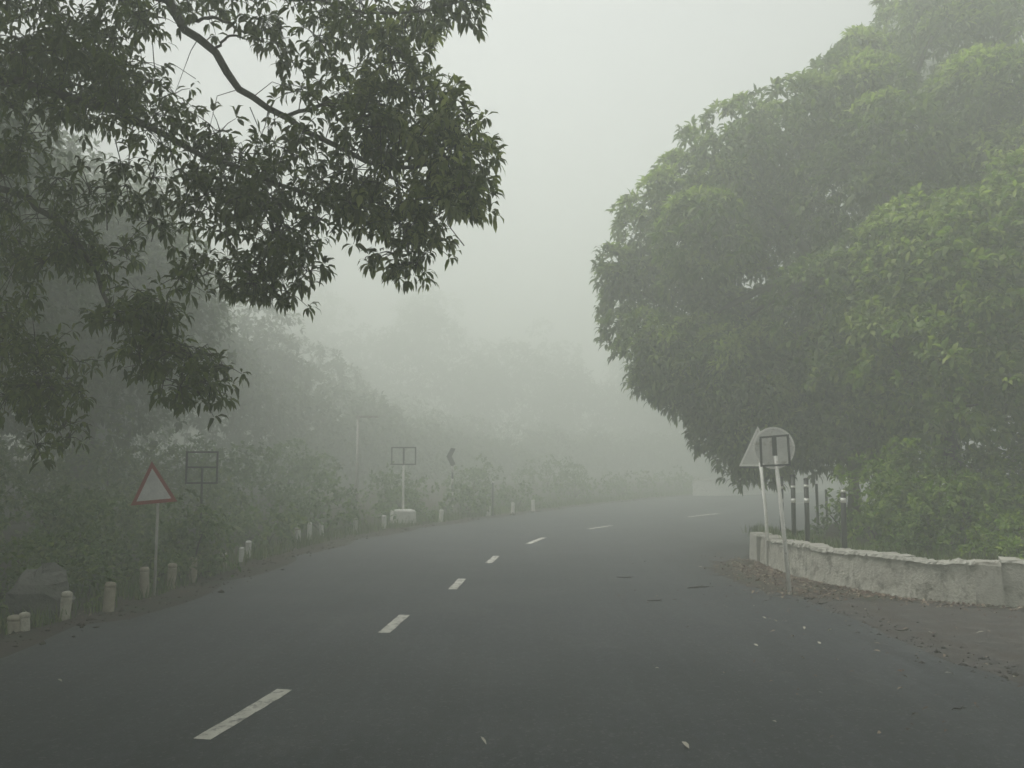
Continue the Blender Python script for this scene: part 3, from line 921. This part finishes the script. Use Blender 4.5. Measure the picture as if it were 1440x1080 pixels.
def bush(x, y, h, w, label, mat, seed, leaf=(0.12, 0.055), nlobe=16, dens=110, z0=None, group=None, nl=7, name='bush', lift=0.0):
    rng = np.random.default_rng(seed + 900)
    if z0 is None: z0 = float(ground_z(np.array([[x, y]]))[0])
    t = thing(name, label, 'bush', (x, y, z0), 0, group)
    lob = []
    for _ in range(nlobe):
        a, k = rng.uniform(0, 6.28), math.sqrt(rng.uniform())
        r = rng.uniform(0.22, 0.42) * min(w, h * 1.3) * 0.62
        zz = rng.uniform(0.05, 1.0) * (h - r) * (1 - 0.45 * k * k)
        lob.append((k * math.cos(a) * w * 0.42, k * math.sin(a) * w * 0.42, max(zz, r * 0.35), r))
    P_, A_ = lobes_to_sprigs(lob, dens / (0.6 + 0.4 * w), rng, up=0.35)
    k = P_[:, 2] > -0.05
    foliage('foliage', P_[k], A_[k], nl, leaf[0], leaf[1], 0.45, mat, t, rng, spread=(0.4, 1.7))
    st = []
    for _ in range(7):
        q = lob[int(rng.integers(len(lob)))]
        st.append(tube(catmull([(rng.normal(0, .08), rng.normal(0, .08), -0.1), (q[0] * .4, q[1] * .4, q[2] * .6), (q[0], q[1], q[2])], 6), np.linspace(.028, .006, 6), 5))
    obj('stem', mesh_of('stem', *join(*st), M['bark']), t)
    return t


# bushes in the bed right
bush(8.1, 16.4, 2.5, 3.2, 'bright green rounded bush behind the wall, nearest the posts', M['leaf_bed'], 1, (0.13, 0.058), 30, 190, 0.48)
bush(10.3, 16.3, 2.6, 3.2, 'bright green bush at the right edge under the young tree', M['leaf_bed'], 2, (0.13, 0.06), 28, 180, 0.48)
bush(8.3, 14.0, 0.95, 2.2, 'low yellowish green bush just behind the square wall pillar', M['leaf_bed'], 3, (0.11, 0.05), 22, 220, 0.46)
bush(7.1, 15.3, 0.8, 1.5, 'small dark shrub filling the gap behind the wall top', M['leaf_bush'], 4, (0.11, 0.045), 18, 240, 0.46)
bush(10.9, 14.0, 1.2, 2.4, 'low leafy shrub overhanging the right hand wall', M['leaf_bed'], 5, (0.12, 0.05), 20, 190, 0.46)
bush(6.9, 17.9, 1.0, 1.6, 'sparse low shrub among the fence posts', M['leaf_bush'], 6, (0.12, 0.05), 12, 150, 0.46)
bush(12.0, 19.6, 3.4, 3.8, 'tall shady shrub at the right edge, deep under the trees', M['leaf_bush'], 8, (0.14, 0.055), 26, 130, 0.46)
bush(7.45, 17.5, 1.9, 1.7, 'slender shrub beside the right hand fence post, in front of a tree trunk', M['leaf_bed'], 9, (0.12, 0.05), 16, 170, 0.46)
bush(9.6, 20.9, 1.9, 3.2, 'shady shrub under the spreading tree, beyond the thin posts', M['leaf_bush'], 7, (0.14, 0.055), 18, 130, 0.46)

# scrub left of the road
SCRUB = [(-7.5, 10.9, 1.1, 1.9, 'dark low bush behind the left end bollards'),
         (-9.3, 12.2, 1.9, 2.8, 'dark bush at the left edge of the photo above the rock'),
         (-7.2, 13.4, 1.25, 1.9, 'leafy bush right behind the dark mossy bollard'),
         (-7.9, 15.2, 1.75, 2.4, 'tall bush behind the red triangle sign'),
         (-6.35, 15.3, 0.75, 1.3, 'low bush between the triangle sign and the stained bollards'),
         (-10.6, 15.8, 2.6, 3.2, 'tall scrub with pale leaves under the lowest overhanging bough'),
         (-6.02, 16.3, 1.95, 1.4, 'bush under the empty square frame sign'),
         (-8.7, 18.9, 2.1, 2.8, 'scrub bush left of the empty square frame sign, behind it'),
         (-6.2, 21.6, 1.35, 2.2, 'bush behind the touching pair of bollards'),
         (-8.6, 22.9, 2.3, 3.2, 'foggy bush right of and beyond the square frame sign'),
         (-5.5, 25.2, 1.3, 2.2, 'bush behind the group of three bollards'),
         (-12.6, 20.5, 3.2, 3.6, 'high dark scrub far left beyond the roadside bushes'),
         (-11.2, 23.5, 3.4, 3.8, 'high foggy thicket between the two dark tree trunks at the left'),
         (-9.6, 27.5, 3.4, 4.0, 'high foggy thicket behind the square frame sign, right of the leftmost trees'),
         (-14.0, 31.0, 4.5, 5.0, 'tallest foggy thicket, far behind the red triangle sign'),
         (-8.6, 33.0, 3.6, 4.4, 'foggy thicket left of the slim tall pole, far behind it'),
         (-6.6, 28.2, 2.3, 3.4, 'foggy bush behind the slim tall pole'),
         (-3.9, 29.9, 1.5, 2.4, 'foggy bush just behind the white concrete block'),
         (-1.9, 33.0, 1.6, 2.6, 'foggy bush behind the chevron sign'),
         (-4.3, 34.2, 2.6, 3.6, 'tall foggy bush between the block and the chevron sign, farther back'),
         (0.3, 38.2, 1.7, 2.8, 'foggy bush behind the two faint far bollards'),
         (-2.0, 40.5, 2.9, 4.0, 'tall foggy bush behind the thin dark post'),
         (3.2, 44.5, 2.2, 3.4, 'faint yellowish bush across the bend, left of the far wall'),
         (6.6, 49.6, 2.4, 3.6, 'faint bush across the bend close to the far wall end'),
         (2.0, 49.0, 3.4, 4.6, 'faint tall bush in fog at the middle of the photo'),
         (11.0, 55.0, 2.6, 4.2, 'faint bush rising behind the far parapet wall')]
for i, (x, y, h, w, lab) in enumerate(SCRUB):
    near = y < 20
    if y > 28: h *= .8
    bush(x, y, h, w, lab, M['leaf_scrub' if y < 24 else 'leaf_bush'], 40 + i, (0.13, 0.055) if near else (0.16, 0.075), 22 if near else 18, 170 if near else 110, group='roadside bushes beyond the bollards')

# trees behind the scrub, fading into the fog
FAR = [(-14.5, 17.5, 12.0, 7.5, 'dark tree at the left edge behind the overhanging boughs'),
       (-13.0, 25.5, 10.0, 7.0, 'foggy tree rising above the square frame sign'),
       (-19.0, 27.5, 15.0, 9.0, 'tall foggy tree far left behind the dark boughs'),
       (-18.0, 38.0, 14.0, 9, 'faint tall tree deep in fog on the left')]
for i, (x, y, h, w, lab) in enumerate(FAR):
    simple_tree(x, y, h, w, lab, M['leaf_far'], nlobe=42, dens=26 if y > 30 else 34, leaf=(0.26, 0.10), group='trees beyond the left bushes', z0=float(ground_z(np.array([[x, y]]))[0]), seed=20 + i, base_h=0.12, limbs=5, nl=7)

# the wood on the rising ground behind, one mass in the fog
rng = np.random.default_rng(77)
wl_ = []
while len(wl_) < 620:
    i = int(rng.uniform(.30, .97) * NL); off = 14 + rng.gamma(1.6, 5.5)
    tt_ = unit(Lc[min(i + 1, NL - 1)] - Lc[i - 1]); p = Lc[i] + np.array((-tt_[1], tt_[0])) * off
    if p[1] < 19 or p[1] > 95: continue
    hmax = np.interp(p[0] / p[1], [-.6, -.38, -.22, -.08, .3], [21, 15, 7.0, 3.0, 3.0]) * np.interp(off, [14, 20, 32], [.45, .8, 1.15]) * (1 + .22 * math.sin(p[0] * .8) * math.sin(p[1] * .55))
    z = float(ground_z(p[None])[0]) + hmax * rng.uniform(0.02, 1.0) ** .8
    if z > 23: continue
    wl_.append((p[0], p[1], z, rng.uniform(.9, 1.9)))
P_, A_ = lobes_to_sprigs(wl_, 25, rng)
foliage('woods', P_, A_, 7, .36, .14, .5, M['leaf_far'], None, rng)['kind'] = 'stuff'

# the wooded slope far behind, all but lost in the fog
wl_ = []
while len(wl_) < 560:
    x = rng.uniform(-72, 36); y = 92 + .25 * abs(x) * (x < 0) + rng.gamma(1.5, 6.0)
    if seg_dist(np.array([[x, y]]), Lc[::3])[0] < 7 or in_poly(np.array([[x, y]]), ROAD_POLY)[0]: continue
    hmax = np.interp(x / y, [-.6, -.3, -.1, .05, .2, .4], [23, 22, 20, 15, 12, 14]) * np.interp(y, [92, 114], [.7, 1.15]) * (1 + .15 * math.sin(x * .45))
    z = min(hmax * rng.uniform(0.0, 1.0) ** .8 + .5, 22)
    wl_.append((x, y, z, rng.uniform(1.5, 2.8)))
P_, A_ = lobes_to_sprigs(wl_, 11, rng)
foliage('woods', P_, A_, 7, .55, .22, .5, M['leaf_far'], None, rng)['kind'] = 'stuff'

# --- the overhanging tree left: trunk outside the frame, boughs reaching over the road
rng = np.random.default_rng(33)
TB = np.array((-10.2, 9.0, 0.2))
t = thing('overhanging_tree', 'dark overhanging tree reaching its leafy boughs in from the upper left', 'tree', TB)
fork = np.array((-9.6, 9.2, 5.6))
obj('trunk', mesh_of('trunk', *tube(catmull([TB - (0, 0, .4), TB + (0, 0, .5), (-10.0, 9.1, 3.2), fork, (-9.2, 9.2, 8.5)], 14) - TB, np.linspace(.52, .28, 14), 12, wob=.1), M['bark'], True), t)
BOUGHS = [  # pixel path with depth; radius start, end
    ([(185, -10, 9.4), (250, 35, 9.3), (300, 70, 9.2), (325, 110, 9.2), (350, 135, 9.1), (400, 165, 9.0), (460, 200, 8.9), (540, 235, 8.8), (610, 230, 8.7)], .075, .018, (-9.3, 9.2, 8.0)),
    ([(-30, 120, 9.2), (60, 128, 9.2), (140, 150, 9.1), (210, 180, 9.0), (260, 205, 9.0), (320, 232, 8.9), (400, 260, 8.8), (450, 280, 8.8)], .07, .018, fork),
    ([(-30, 260, 9.6), (50, 290, 9.5), (110, 345, 9.4), (135, 385, 9.3), (150, 425, 9.2), (200, 460, 9.1), (270, 500, 9.0)], .05, .014, fork),
    ([(-40, 430, 10.0), (20, 480, 10.0), (70, 540, 9.9), (90, 600, 9.8)], .04, .012, (-9.8, 9.2, 4.6)),
    ([(250, 35, 9.3), (300, 25, 9.2), (345, 45, 9.2), (380, 40, 9.1)], .03, .010, None),
    ([(300, 70, 9.2), (325, 52, 9.1), (352, 55, 9.0)], .022, .008, None),
    ([(400, 165, 9.0), (480, 140, 8.9), (560, 130, 8.8), (620, 150, 8.7)], .03, .009, None),
    ([(540, 235, 8.8), (600, 215, 8.7), (660, 205, 8.6)], .022, .007, None),
    ([(540, 235, 8.8), (590, 290, 8.8), (600, 340, 8.8)], .022, .007, None),
    ([(400, 260, 8.8), (390, 310, 8.8), (370, 370, 8.8)], .024, .007, None),
    ([(380, -30, 9.3), (450, 0, 9.0), (530, 20, 8.8), (620, 10, 8.6), (680, 0, 8.5)], .04, .008, (-5.5, 9.4, 10.4)),
]
pts = []
for path, r0, r1, src in BOUGHS:
    q = [at(*p) for p in path]
    if src is not None: q = [np.array(src, float)] + q
    c = catmull(q, 8 + 3 * len(q)); n = len(c)
    c[1:-1] += rng.normal(0, 0.012, (n - 2, 3))
    rad = np.linspace(r0 * (1.35 if src is not None else .8), r1, n)
    obj('bough', mesh_of('bough', *tube(c - TB, rad, 7, wob=.12), M['bark'], True), t)
    pts.append(c)
pts = np.concatenate(pts)
MASS = [  # cx, cy, rx, ry, depth, half-thickness, number of leafy twig groups
    (570, 175, 95, 75, 8.9, 0.7, 26), (600, 270, 80, 70, 8.8, 0.7, 28), (655, 245, 32, 85, 8.6, 0.4, 13), (590, 350, 45, 42, 8.8, 0.4, 11), (560, 110, 50, 40, 9.0, 0.5, 8),
    (470, 215, 90, 85, 8.9, 0.8, 34), (490, 280, 60, 45, 8.9, 0.6, 14), (360, 250, 95, 60, 9.0, 0.8, 26), (330, 310, 75, 48, 8.9, 0.6, 16), (375, 365, 62, 52, 8.9, 0.6, 22), (270, 375, 25, 28, 8.9, 0.4, 4),
    (580, 20, 85, 30, 8.8, 0.5, 13), (640, 0, 50, 18, 8.5, 0.3, 5), (430, 25, 95, 42, 9.1, 0.8, 18), (450, 105, 55, 50, 9.1, 0.6, 12), (300, -5, 90, 28, 9.4, 0.7, 10),
    (664, 195, 22, 26, 8.6, .3, 9), (670, 285, 20, 24, 8.6, .3, 9), (655, 6, 34, 14, 8.5, .3, 9), (600, 385, 22, 16, 8.8, .2, 5), (600, 120, 26, 16, 8.8, .3, 5),
    (90, 40, 140, 62, 9.6, 1.2, 40), (40, 110, 90, 60, 9.5, 1.0, 24), (170, 130, 100, 45, 9.4, 0.9, 24), (255, 185, 60, 32, 9.1, 0.6, 10), (130, 95, 80, 40, 9.6, .9, 16),
    (15, 200, 45, 55, 9.5, 0.7, 12), (195, 255, 35, 42, 9.2, 0.5, 7), (105, 265, 38, 28, 9.2, 0.4, 6), (225, 330, 22, 25, 9.0, .3, 3),
    (40, 325, 75, 50, 9.6, 0.8, 20), (125, 350, 50, 40, 9.4, 0.6, 10), (20, 390, 50, 40, 9.8, .7, 8),
    (170, 425, 50, 32, 9.2, 0.5, 9), (215, 480, 60, 45, 9.1, 0.6, 16), (265, 520, 45, 48, 9.0, 0.5, 12), (305, 500, 18, 18, 9.0, .3, 3),
    (35, 530, 85, 60, 10.0, 0.8, 24), (75, 585, 45, 55, 9.9, 0.5, 12), (10, 470, 50, 40, 10.0, 0.6, 8),
]
centres = []
for cx, cy, rx, ry, d, th, n in MASS:
    if cx > 500: cx, cy, rx = cx - 18, cy - (16 if cy > 150 else 0), rx * .92
    for _ in range(max(2, int(n * (.58 if cx > 440 else .82)))):
        a, k = rng.uniform(0, 6.28), math.sqrt(rng.uniform())
        centres.append(at(cx + rx * k * math.cos(a), cy + ry * k * math.sin(a), d + th * rng.uniform(-1, 1)))
for bx, by, bz, br, n in ((-5.0, 8.2, 10.6, 2.2, 26), (-3.4, 4.2, 9.2, 2.4, 40), (-7.2, 4.0, 8.4, 2.6, 44), (-0.8, 6.0, 11.0, 2.0, 24), (-9.5, 7.5, 9.5, 2.8, 40), (-8.5, 11.5, 10.8, 2.4, 36), (-6.0, 0.0, 8.4, 2.6, 36), (-10.5, 12.5, 7.0, 2.0, 26)):  # unseen leaf clusters above the frame, added to darken the near road
    for _ in range(n):
        centres.append(np.array((bx, by, bz)) + unit(rng.normal(size=3)) * br * rng.uniform(.3, 1) * np.array((1, 1, .6)))
centres = np.array(centres)
P_, A_, tw = [], [], []
for c in centres:
    j = np.argmin(np.linalg.norm(pts - c - (0, 0, 0.1), axis=1)); s = pts[j]
    if np.linalg.norm(s - c) > .75: s = c + unit(rng.normal(size=3)) * 0.8 + (0, 0, .3)
    m = (s + c) / 2 + np.array((0, 0, 0.12)) + rng.normal(0, .05, 3)
    tw.append([s, m, c])
    k = int(rng.integers(5, 10))
    off = unit(rng.normal(size=(k, 3)) * (1, 1, .75) - (0, 0, .15)) * rng.uniform(.10, .30, k)[:, None]
    for o in off:
        P_.append(c + o); A_.append(unit(o * 2 + np.array((0, 0, -.05)) + unit(c - s) * .1))
        tw.append([c, c + o * .5 + (0, 0, .02), c + o])
P_, A_, tw = np.array(P_) - TB, np.array(A_), np.array(tw) - TB
V, Q, T = many_tubes(tw, .007, .003)
obj('twigs', tri_quad_mesh('twigs', V, Q, T, M['bark']), t, kind='stuff')
wv = P_ + TB
score = wv[:, 1] + rng.normal(0, .6, len(wv))
inview = (np.abs(wv[:, 0] / wv[:, 1]) < .59) & ((wv[:, 2] - EYE) / wv[:, 1] < .53)
idx = np.where(inview)[0]; idx = idx[np.argsort(score[idx])][:900]; pick = rng.choice(idx, 300, replace=False)
mask = np.ones(len(P_), bool); mask[pick] = False
foliage('crown', P_[mask], A_[mask], 8, .15, .040, .9, M['leaf_near'], t, rng, spread=(.5, 1.7))
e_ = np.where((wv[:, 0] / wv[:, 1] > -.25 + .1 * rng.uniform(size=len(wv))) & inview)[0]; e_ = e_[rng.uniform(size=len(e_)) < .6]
foliage('young_or_lit_leaves', P_[e_] + A_[e_] * .05, A_[e_], 7, .15, .042, .9, M['leaf_lit'], t, rng)['kind'] = 'stuff'  # extra paler leaves on the right: daylight put into the leaf colour
add_sprays(t, P_[pick], A_[pick], spray_templates('leaf_spray', M['leaf_near'], 8, .155, .042, .9, 12), rng)

# unseen canopy over viewpoint and left side, added to shade road and fog
ov = []
while len(ov) < 130:
    x, y, z, r = rng.uniform(-15, 2.5), rng.uniform(-12, 8.5), rng.uniform(9.3, 12.6), rng.uniform(1.1, 1.8)
    if z - r * .9 > EYE + .60 * max(y + r, 0) + .3 and math.hypot(x + 6, (y + 1) * .9) < 12.5:
        ov.append((x - TB[0], y - TB[1], z - TB[2], r))
while len(ov) < 270:
    x, y, z, r = rng.uniform(-20, -7), rng.uniform(3, 21), rng.uniform(11.5, 18.5), rng.uniform(1.2, 2.0)
    if z - r > EYE + .60 * (y + r) + .2 and math.hypot(x + 13, y - 11) < 11.5:
        ov.append((x - TB[0], y - TB[1], z - TB[2], r))
P2, A2 = lobes_to_sprigs(ov, 32, rng)
foliage('shade_canopy', P2, A2, 9, .30, .095, .8, M['leaf_near'], t, rng)
for k in range(0, 270, 20):
    e = np.array(ov[k][:3]); s0 = np.array((.9, .2, 7.6)); m_ = (s0 + e) / 2 + np.array((0, 0, .9))
    obj('limb', mesh_of('limb', *tube(catmull([s0, m_, e], 12), np.linspace(.16, .03, 12), 7), M['bark'], True), t)  # limbs reaching into the added shade canopy

# ------------------------------------------------------------------ rock left
rk = np.random.default_rng(4)
g = at(72, 800, 12.6)
v, f = [], []
nu, nv = 14, 9
for j in range(nv + 1):
    ph = math.pi * j / nv
    for i in range(nu):
        a = 6.2832 * i / nu
        d = np.array((math.sin(ph) * math.cos(a), math.sin(ph) * math.sin(a), math.cos(ph)))
        s = 1 + .13 * math.sin(3 * a + 2 * ph) + .10 * math.sin(4 * ph + a * 2) + rk.normal(0, .06)
        v.append(d * s * np.array((.40, .34, .35)))
for j in range(nv):
    for i in range(nu):
        f.append((j * nu + i, (j + 1) * nu + i, (j + 1) * nu + (i + 1) % nu, j * nu + (i + 1) % nu))
o = obj('rock', mesh_of('rock', v, f, M['rock']), None, (g[0] + .1, 12.15, 0.30), (0, 0, .4), label='grey rough rock half hidden in the bushes behind the left bollards', category='rock')

# ------------------------------------------------------------------ grass and litter
rng = np.random.default_rng(61)


def grass(name, pos, h, mat, seed):
    r = np.random.default_rng(seed); n = len(pos)
    a = r.uniform(0, 6.28, n); hh = h * r.uniform(.4, 1.3, n); w = .006 + .008 * r.uniform(size=n)
    side = np.stack([np.cos(a), np.sin(a), 0 * a], 1) * w[:, None]
    lean = np.stack([np.cos(a + 1.6), np.sin(a + 1.6), 0 * a], 1) * (hh * r.uniform(.1, .7, n))[:, None]
    up = np.stack([0 * a, 0 * a, hh], 1)
    v = np.stack([pos - side, pos + side, pos + side * .7 + up * .6 + lean * .4, pos - side * .7 + up * .6 + lean * .4, pos + up + lean], 1).reshape(-1, 3)
    o = (np.arange(n) * 5)[:, None]
    return obj(name, tri_quad_mesh(name, v, o + np.array((0, 1, 2, 3)), o + np.array((3, 2, 4)), mat), kind='stuff')


n = 34000
s = rng.uniform(0.18, 1.0, n) * (NL - 1); s = np.clip(s, 0, NL - 1.01); i = s.astype(int)
base = Lc[i] + (Lc[i + 1] - Lc[i]) * (s - i)[:, None]
tt = unit(Lc[i + 1] - Lc[i]); nn = np.stack([-tt[:, 1], tt[:, 0]], 1)
off = 0.22 + np.abs(rng.gamma(1.2, .75, n))
clump = np.sin(base[:, 1] * 2.3 + off * 1.1) + np.sin(base[:, 1] * 5.1) + rng.normal(0, .7, n)
p = base + nn * off[:, None]; p = p[clump > -.3]
grass('grass', np.column_stack([p, ground_z(p) - .01]), .26, M['grass'], 1)
q = bed_in[rng.integers(0, 45, 9000)] + rng.normal(0, .12, (9000, 2))
q = q + np.stack([rng.uniform(.1, .9, 9000) * .5, rng.uniform(.2, 2.2, 9000)], 1)
grass('bed_grass', np.column_stack([q, np.full(len(q), .45)]), .22, M['grass'], 2)


def flat_leaves(name, pos, L, W, mat, seed):
    r = np.random.default_rng(seed); n = len(pos)
    a = r.uniform(0, 6.28, n); l = L * r.uniform(.5, 1.4, n); w = W * r.uniform(.6, 1.3, n)
    d = np.stack([np.cos(a), np.sin(a), r.uniform(-.1, .35, n)], 1); sd = np.stack([-np.sin(a), np.cos(a), r.uniform(-.4, .4, n)], 1)
    d *= l[:, None] / 2; sd *= w[:, None] / 2
    c = np.stack([0 * a, 0 * a, r.uniform(.004, .02, n)], 1)
    zl = np.stack([0 * a, 0 * a, np.abs(d[:, 2]) + np.abs(sd[:, 2])], 1)
    pos = pos + zl
    v = np.stack([pos - d, pos - d * .2 - sd + c, pos + d * .4 - sd * .8 + c, pos + d, pos + d * .4 + sd * .8 + c, pos - d * .2 + sd + c], 1).reshape(-1, 3)
    o = (np.arange(n) * 6)[:, None]
    return tri_quad_mesh(name, v, np.concatenate([o + np.array((0, 1, 4, 5)), o + np.array((1, 2, 3, 4))]), np.zeros((0, 3), int), mat)


# brown litter drifted against the wall and round the sign foot
wp = catmull(WALL, 200); k = rng.integers(0, 170, 1500)
tw_ = unit(wp[np.minimum(k + 1, 199)] - wp[k]); nw = np.stack([tw_[:, 1], -tw_[:, 0]], 1)
p1 = wp[k] + nw * (np.abs(rng.gamma(1.0, .2, 1500)) + .03)[:, None]
p2 = np.stack([rng.normal(4.8, .38, 800), rng.normal(16.6, 1.2, 800)], 1)
p3 = np.stack([rng.normal(5.0, .5, 250), rng.normal(14.2, .35, 250)], 1)
pp = np.concatenate([p1, p2, p3]); pp = pp[~((pp[:, 0] > 5.25) & (pp[:, 1] > 16))]
obj('leaf_litter', flat_leaves('leaf_litter', np.column_stack([pp, np.full(len(pp), .006)]), .075, .035, M['dry_leaf'], 3), kind='stuff')
ii = rng.integers(30, 120, 700); pl_ = Lc[ii] + rng.normal(0, .18, (700, 2)) - (0.15, 0)
gx_ = np.stack([rng.uniform(1.5, 10.0, 620), rng.uniform(5.5, 20, 620)], 1); gx_ = gx_[(gx_[:, 0] > 2.5 + rng.uniform(-1, 2, len(gx_))) & (gx_[:, 0] < np.interp(gx_[:, 1], [5, 12.5, 13.5, 16, 20], [9, 7.5, 5.8, 5, 5]))]
pp = np.concatenate([pl_, gx_])
obj('leaf_litter', flat_leaves('leaf_litter', np.column_stack([pp, np.full(len(pp), .012)]), .06, .026, M['dry_leaf'], 5), kind='stuff')

# single pale leaves and dark twigs that can be picked out on the asphalt
PALE = [(1021, 855), (1063, 908), (1060, 852), (1075, 870), (1131, 884), (1167, 889), (1152, 905), (1217, 857), (1232, 850), (1336, 949), (1378, 891), (1154, 975), (1089, 1015), (1363, 1036), (964, 1050), (960, 801), (985, 798), (924, 940), (1098, 822), (84, 958), (680, 1045), (1245, 832), (1292, 838), (1309, 891), (1427, 953), (1270, 830), (1200, 828)]
leafm = [flat_leaves('fallen_leaf', np.zeros((1, 3)), .115, .04, M['pale_leaf'], 70 + q) for q in range(5)]
for k, (px, py) in enumerate(PALE):
    g = on_ground(px, py, .008)
    o = obj('fallen_leaf', leafm[k % 5], None, g, (0, 0, random.uniform(0, 6.28)), category='fallen leaf', group='pale fallen leaves on the asphalt', label='small pale fallen leaf lying on the asphalt')
    sc = random.uniform(.55, 1.05); o.scale = (sc, sc, sc)
DARK = [(880, 812, .32, 'short dark twig on the asphalt, farthest left of the dark twigs'), (982, 826, .42, 'longest dark twig, lying on asphalt left of the sign foot'), (922, 845, .25, 'dark curled twig on the asphalt nearest the road middle'), (1157, 848, .22, 'small dark twig on the worn shoulder right of the sign foot'), (1348, 997, .16, 'small dark twig on asphalt at the lower right'), (1270, 886, .26, 'dark twig along the crumbled edge of the worn shoulder')]
for px, py, L, lab in DARK:
    g = on_ground(px, py, .012); a = random.uniform(-.3, .5)
    p = [np.array((u * L * math.cos(a), u * L * math.sin(a), .01 * random.random())) + rng.normal(0, .012, 3) * (1, 1, .2) for u in np.linspace(-.5, .5, 6)]
    q = [p[3], p[3] + np.array((.05, .06, .004)), p[3] + np.array((.09, .10, .006))]
    obj('fallen_twig', mesh_of('fallen_twig', *join(tube(p, np.array([.006, .012, .016, .014, .010, .004]) * L / .36, 6), tube(q, np.array([.009, .007, .003]) * L / .36, 5)), M['twig'], True), None, g, label=lab, category='twig', group='dark twigs on the road')

# crumbled edge of the worn shoulder: broken asphalt lumps
n = 600
yy = rng.uniform(6.0, 14.5, n); ex = np.interp(yy, Rw[:, 1], Rw[:, 0])
pos = np.column_stack([ex + rng.normal(.12, .26, n), yy, np.full(n, -.004)])
sz = rng.gamma(1.2, .008, n) + .004
octa = np.array([(1, 0, 0), (0, 1, 0), (-1, 0, 0), (0, -1, 0), (0, 0, .7), (0, 0, -.5)], float)
v = (pos[:, None] + (octa[None] * (1 + .35 * rng.normal(size=(n, 6, 1)))) * sz[:, None, None]).reshape(-1, 3)
o6 = (np.arange(n) * 6)[:, None]
tr = np.concatenate([o6 + np.array(q) for q in ((0, 1, 4), (1, 2, 4), (2, 3, 4), (3, 0, 4), (1, 0, 5), (2, 1, 5), (3, 2, 5), (0, 3, 5))])
obj('gravel', tri_quad_mesh('gravel', v, np.zeros((0, 4), int), tr, M['shoulder']), kind='stuff')

# stones and clods along the left verge
n = 1500
k = rng.integers(35, 150, n); side = rng.normal(-.05, .2, n)
pos = np.column_stack([Lc[k, 0] - side + rng.normal(0, .1, n), Lc[k, 1] + rng.uniform(-.25, .25, n), np.full(n, .008)])
sz = rng.gamma(1.2, .012, n) + .005
v = (pos[:, None] + (octa[None] * (1 + .35 * rng.normal(size=(n, 6, 1)))) * sz[:, None, None]).reshape(-1, 3)
o6 = (np.arange(n) * 6)[:, None]
tr = np.concatenate([o6 + np.array(q) for q in ((0, 1, 4), (1, 2, 4), (2, 3, 4), (3, 0, 4), (1, 0, 5), (2, 1, 5), (3, 2, 5), (0, 3, 5))])
obj('gravel', tri_quad_mesh('gravel', v, np.zeros((0, 4), int), tr, M['soil']), kind='stuff')

# ------------------------------------------------------------------ haze
hm = bpy.data.materials.new('haze'); hm.use_nodes = True
hm.node_tree.nodes.clear()
ho = hm.node_tree.nodes.new('ShaderNodeOutputMaterial'); hv = hm.node_tree.nodes.new('ShaderNodeVolumePrincipled')
hv.inputs['Color'].default_value = (0.892, 0.93, 0.873, 1)
hv.inputs['Density'].default_value = HAZE_DENSITY
hv.inputs['Anisotropy'].default_value = 0.45
hm.node_tree.links.new(hv.outputs[0], ho.inputs['Volume'])
top = max((o.matrix_world @ Vector(c)).z for o in S.objects if o.type == 'MESH' for c in (o.bound_box[6],)) if False else 25.5
v, f = box(-150, 150, -70, 230, -1.2, top)
obj('haze', mesh_of('haze', v, f, hm), kind='stuff')
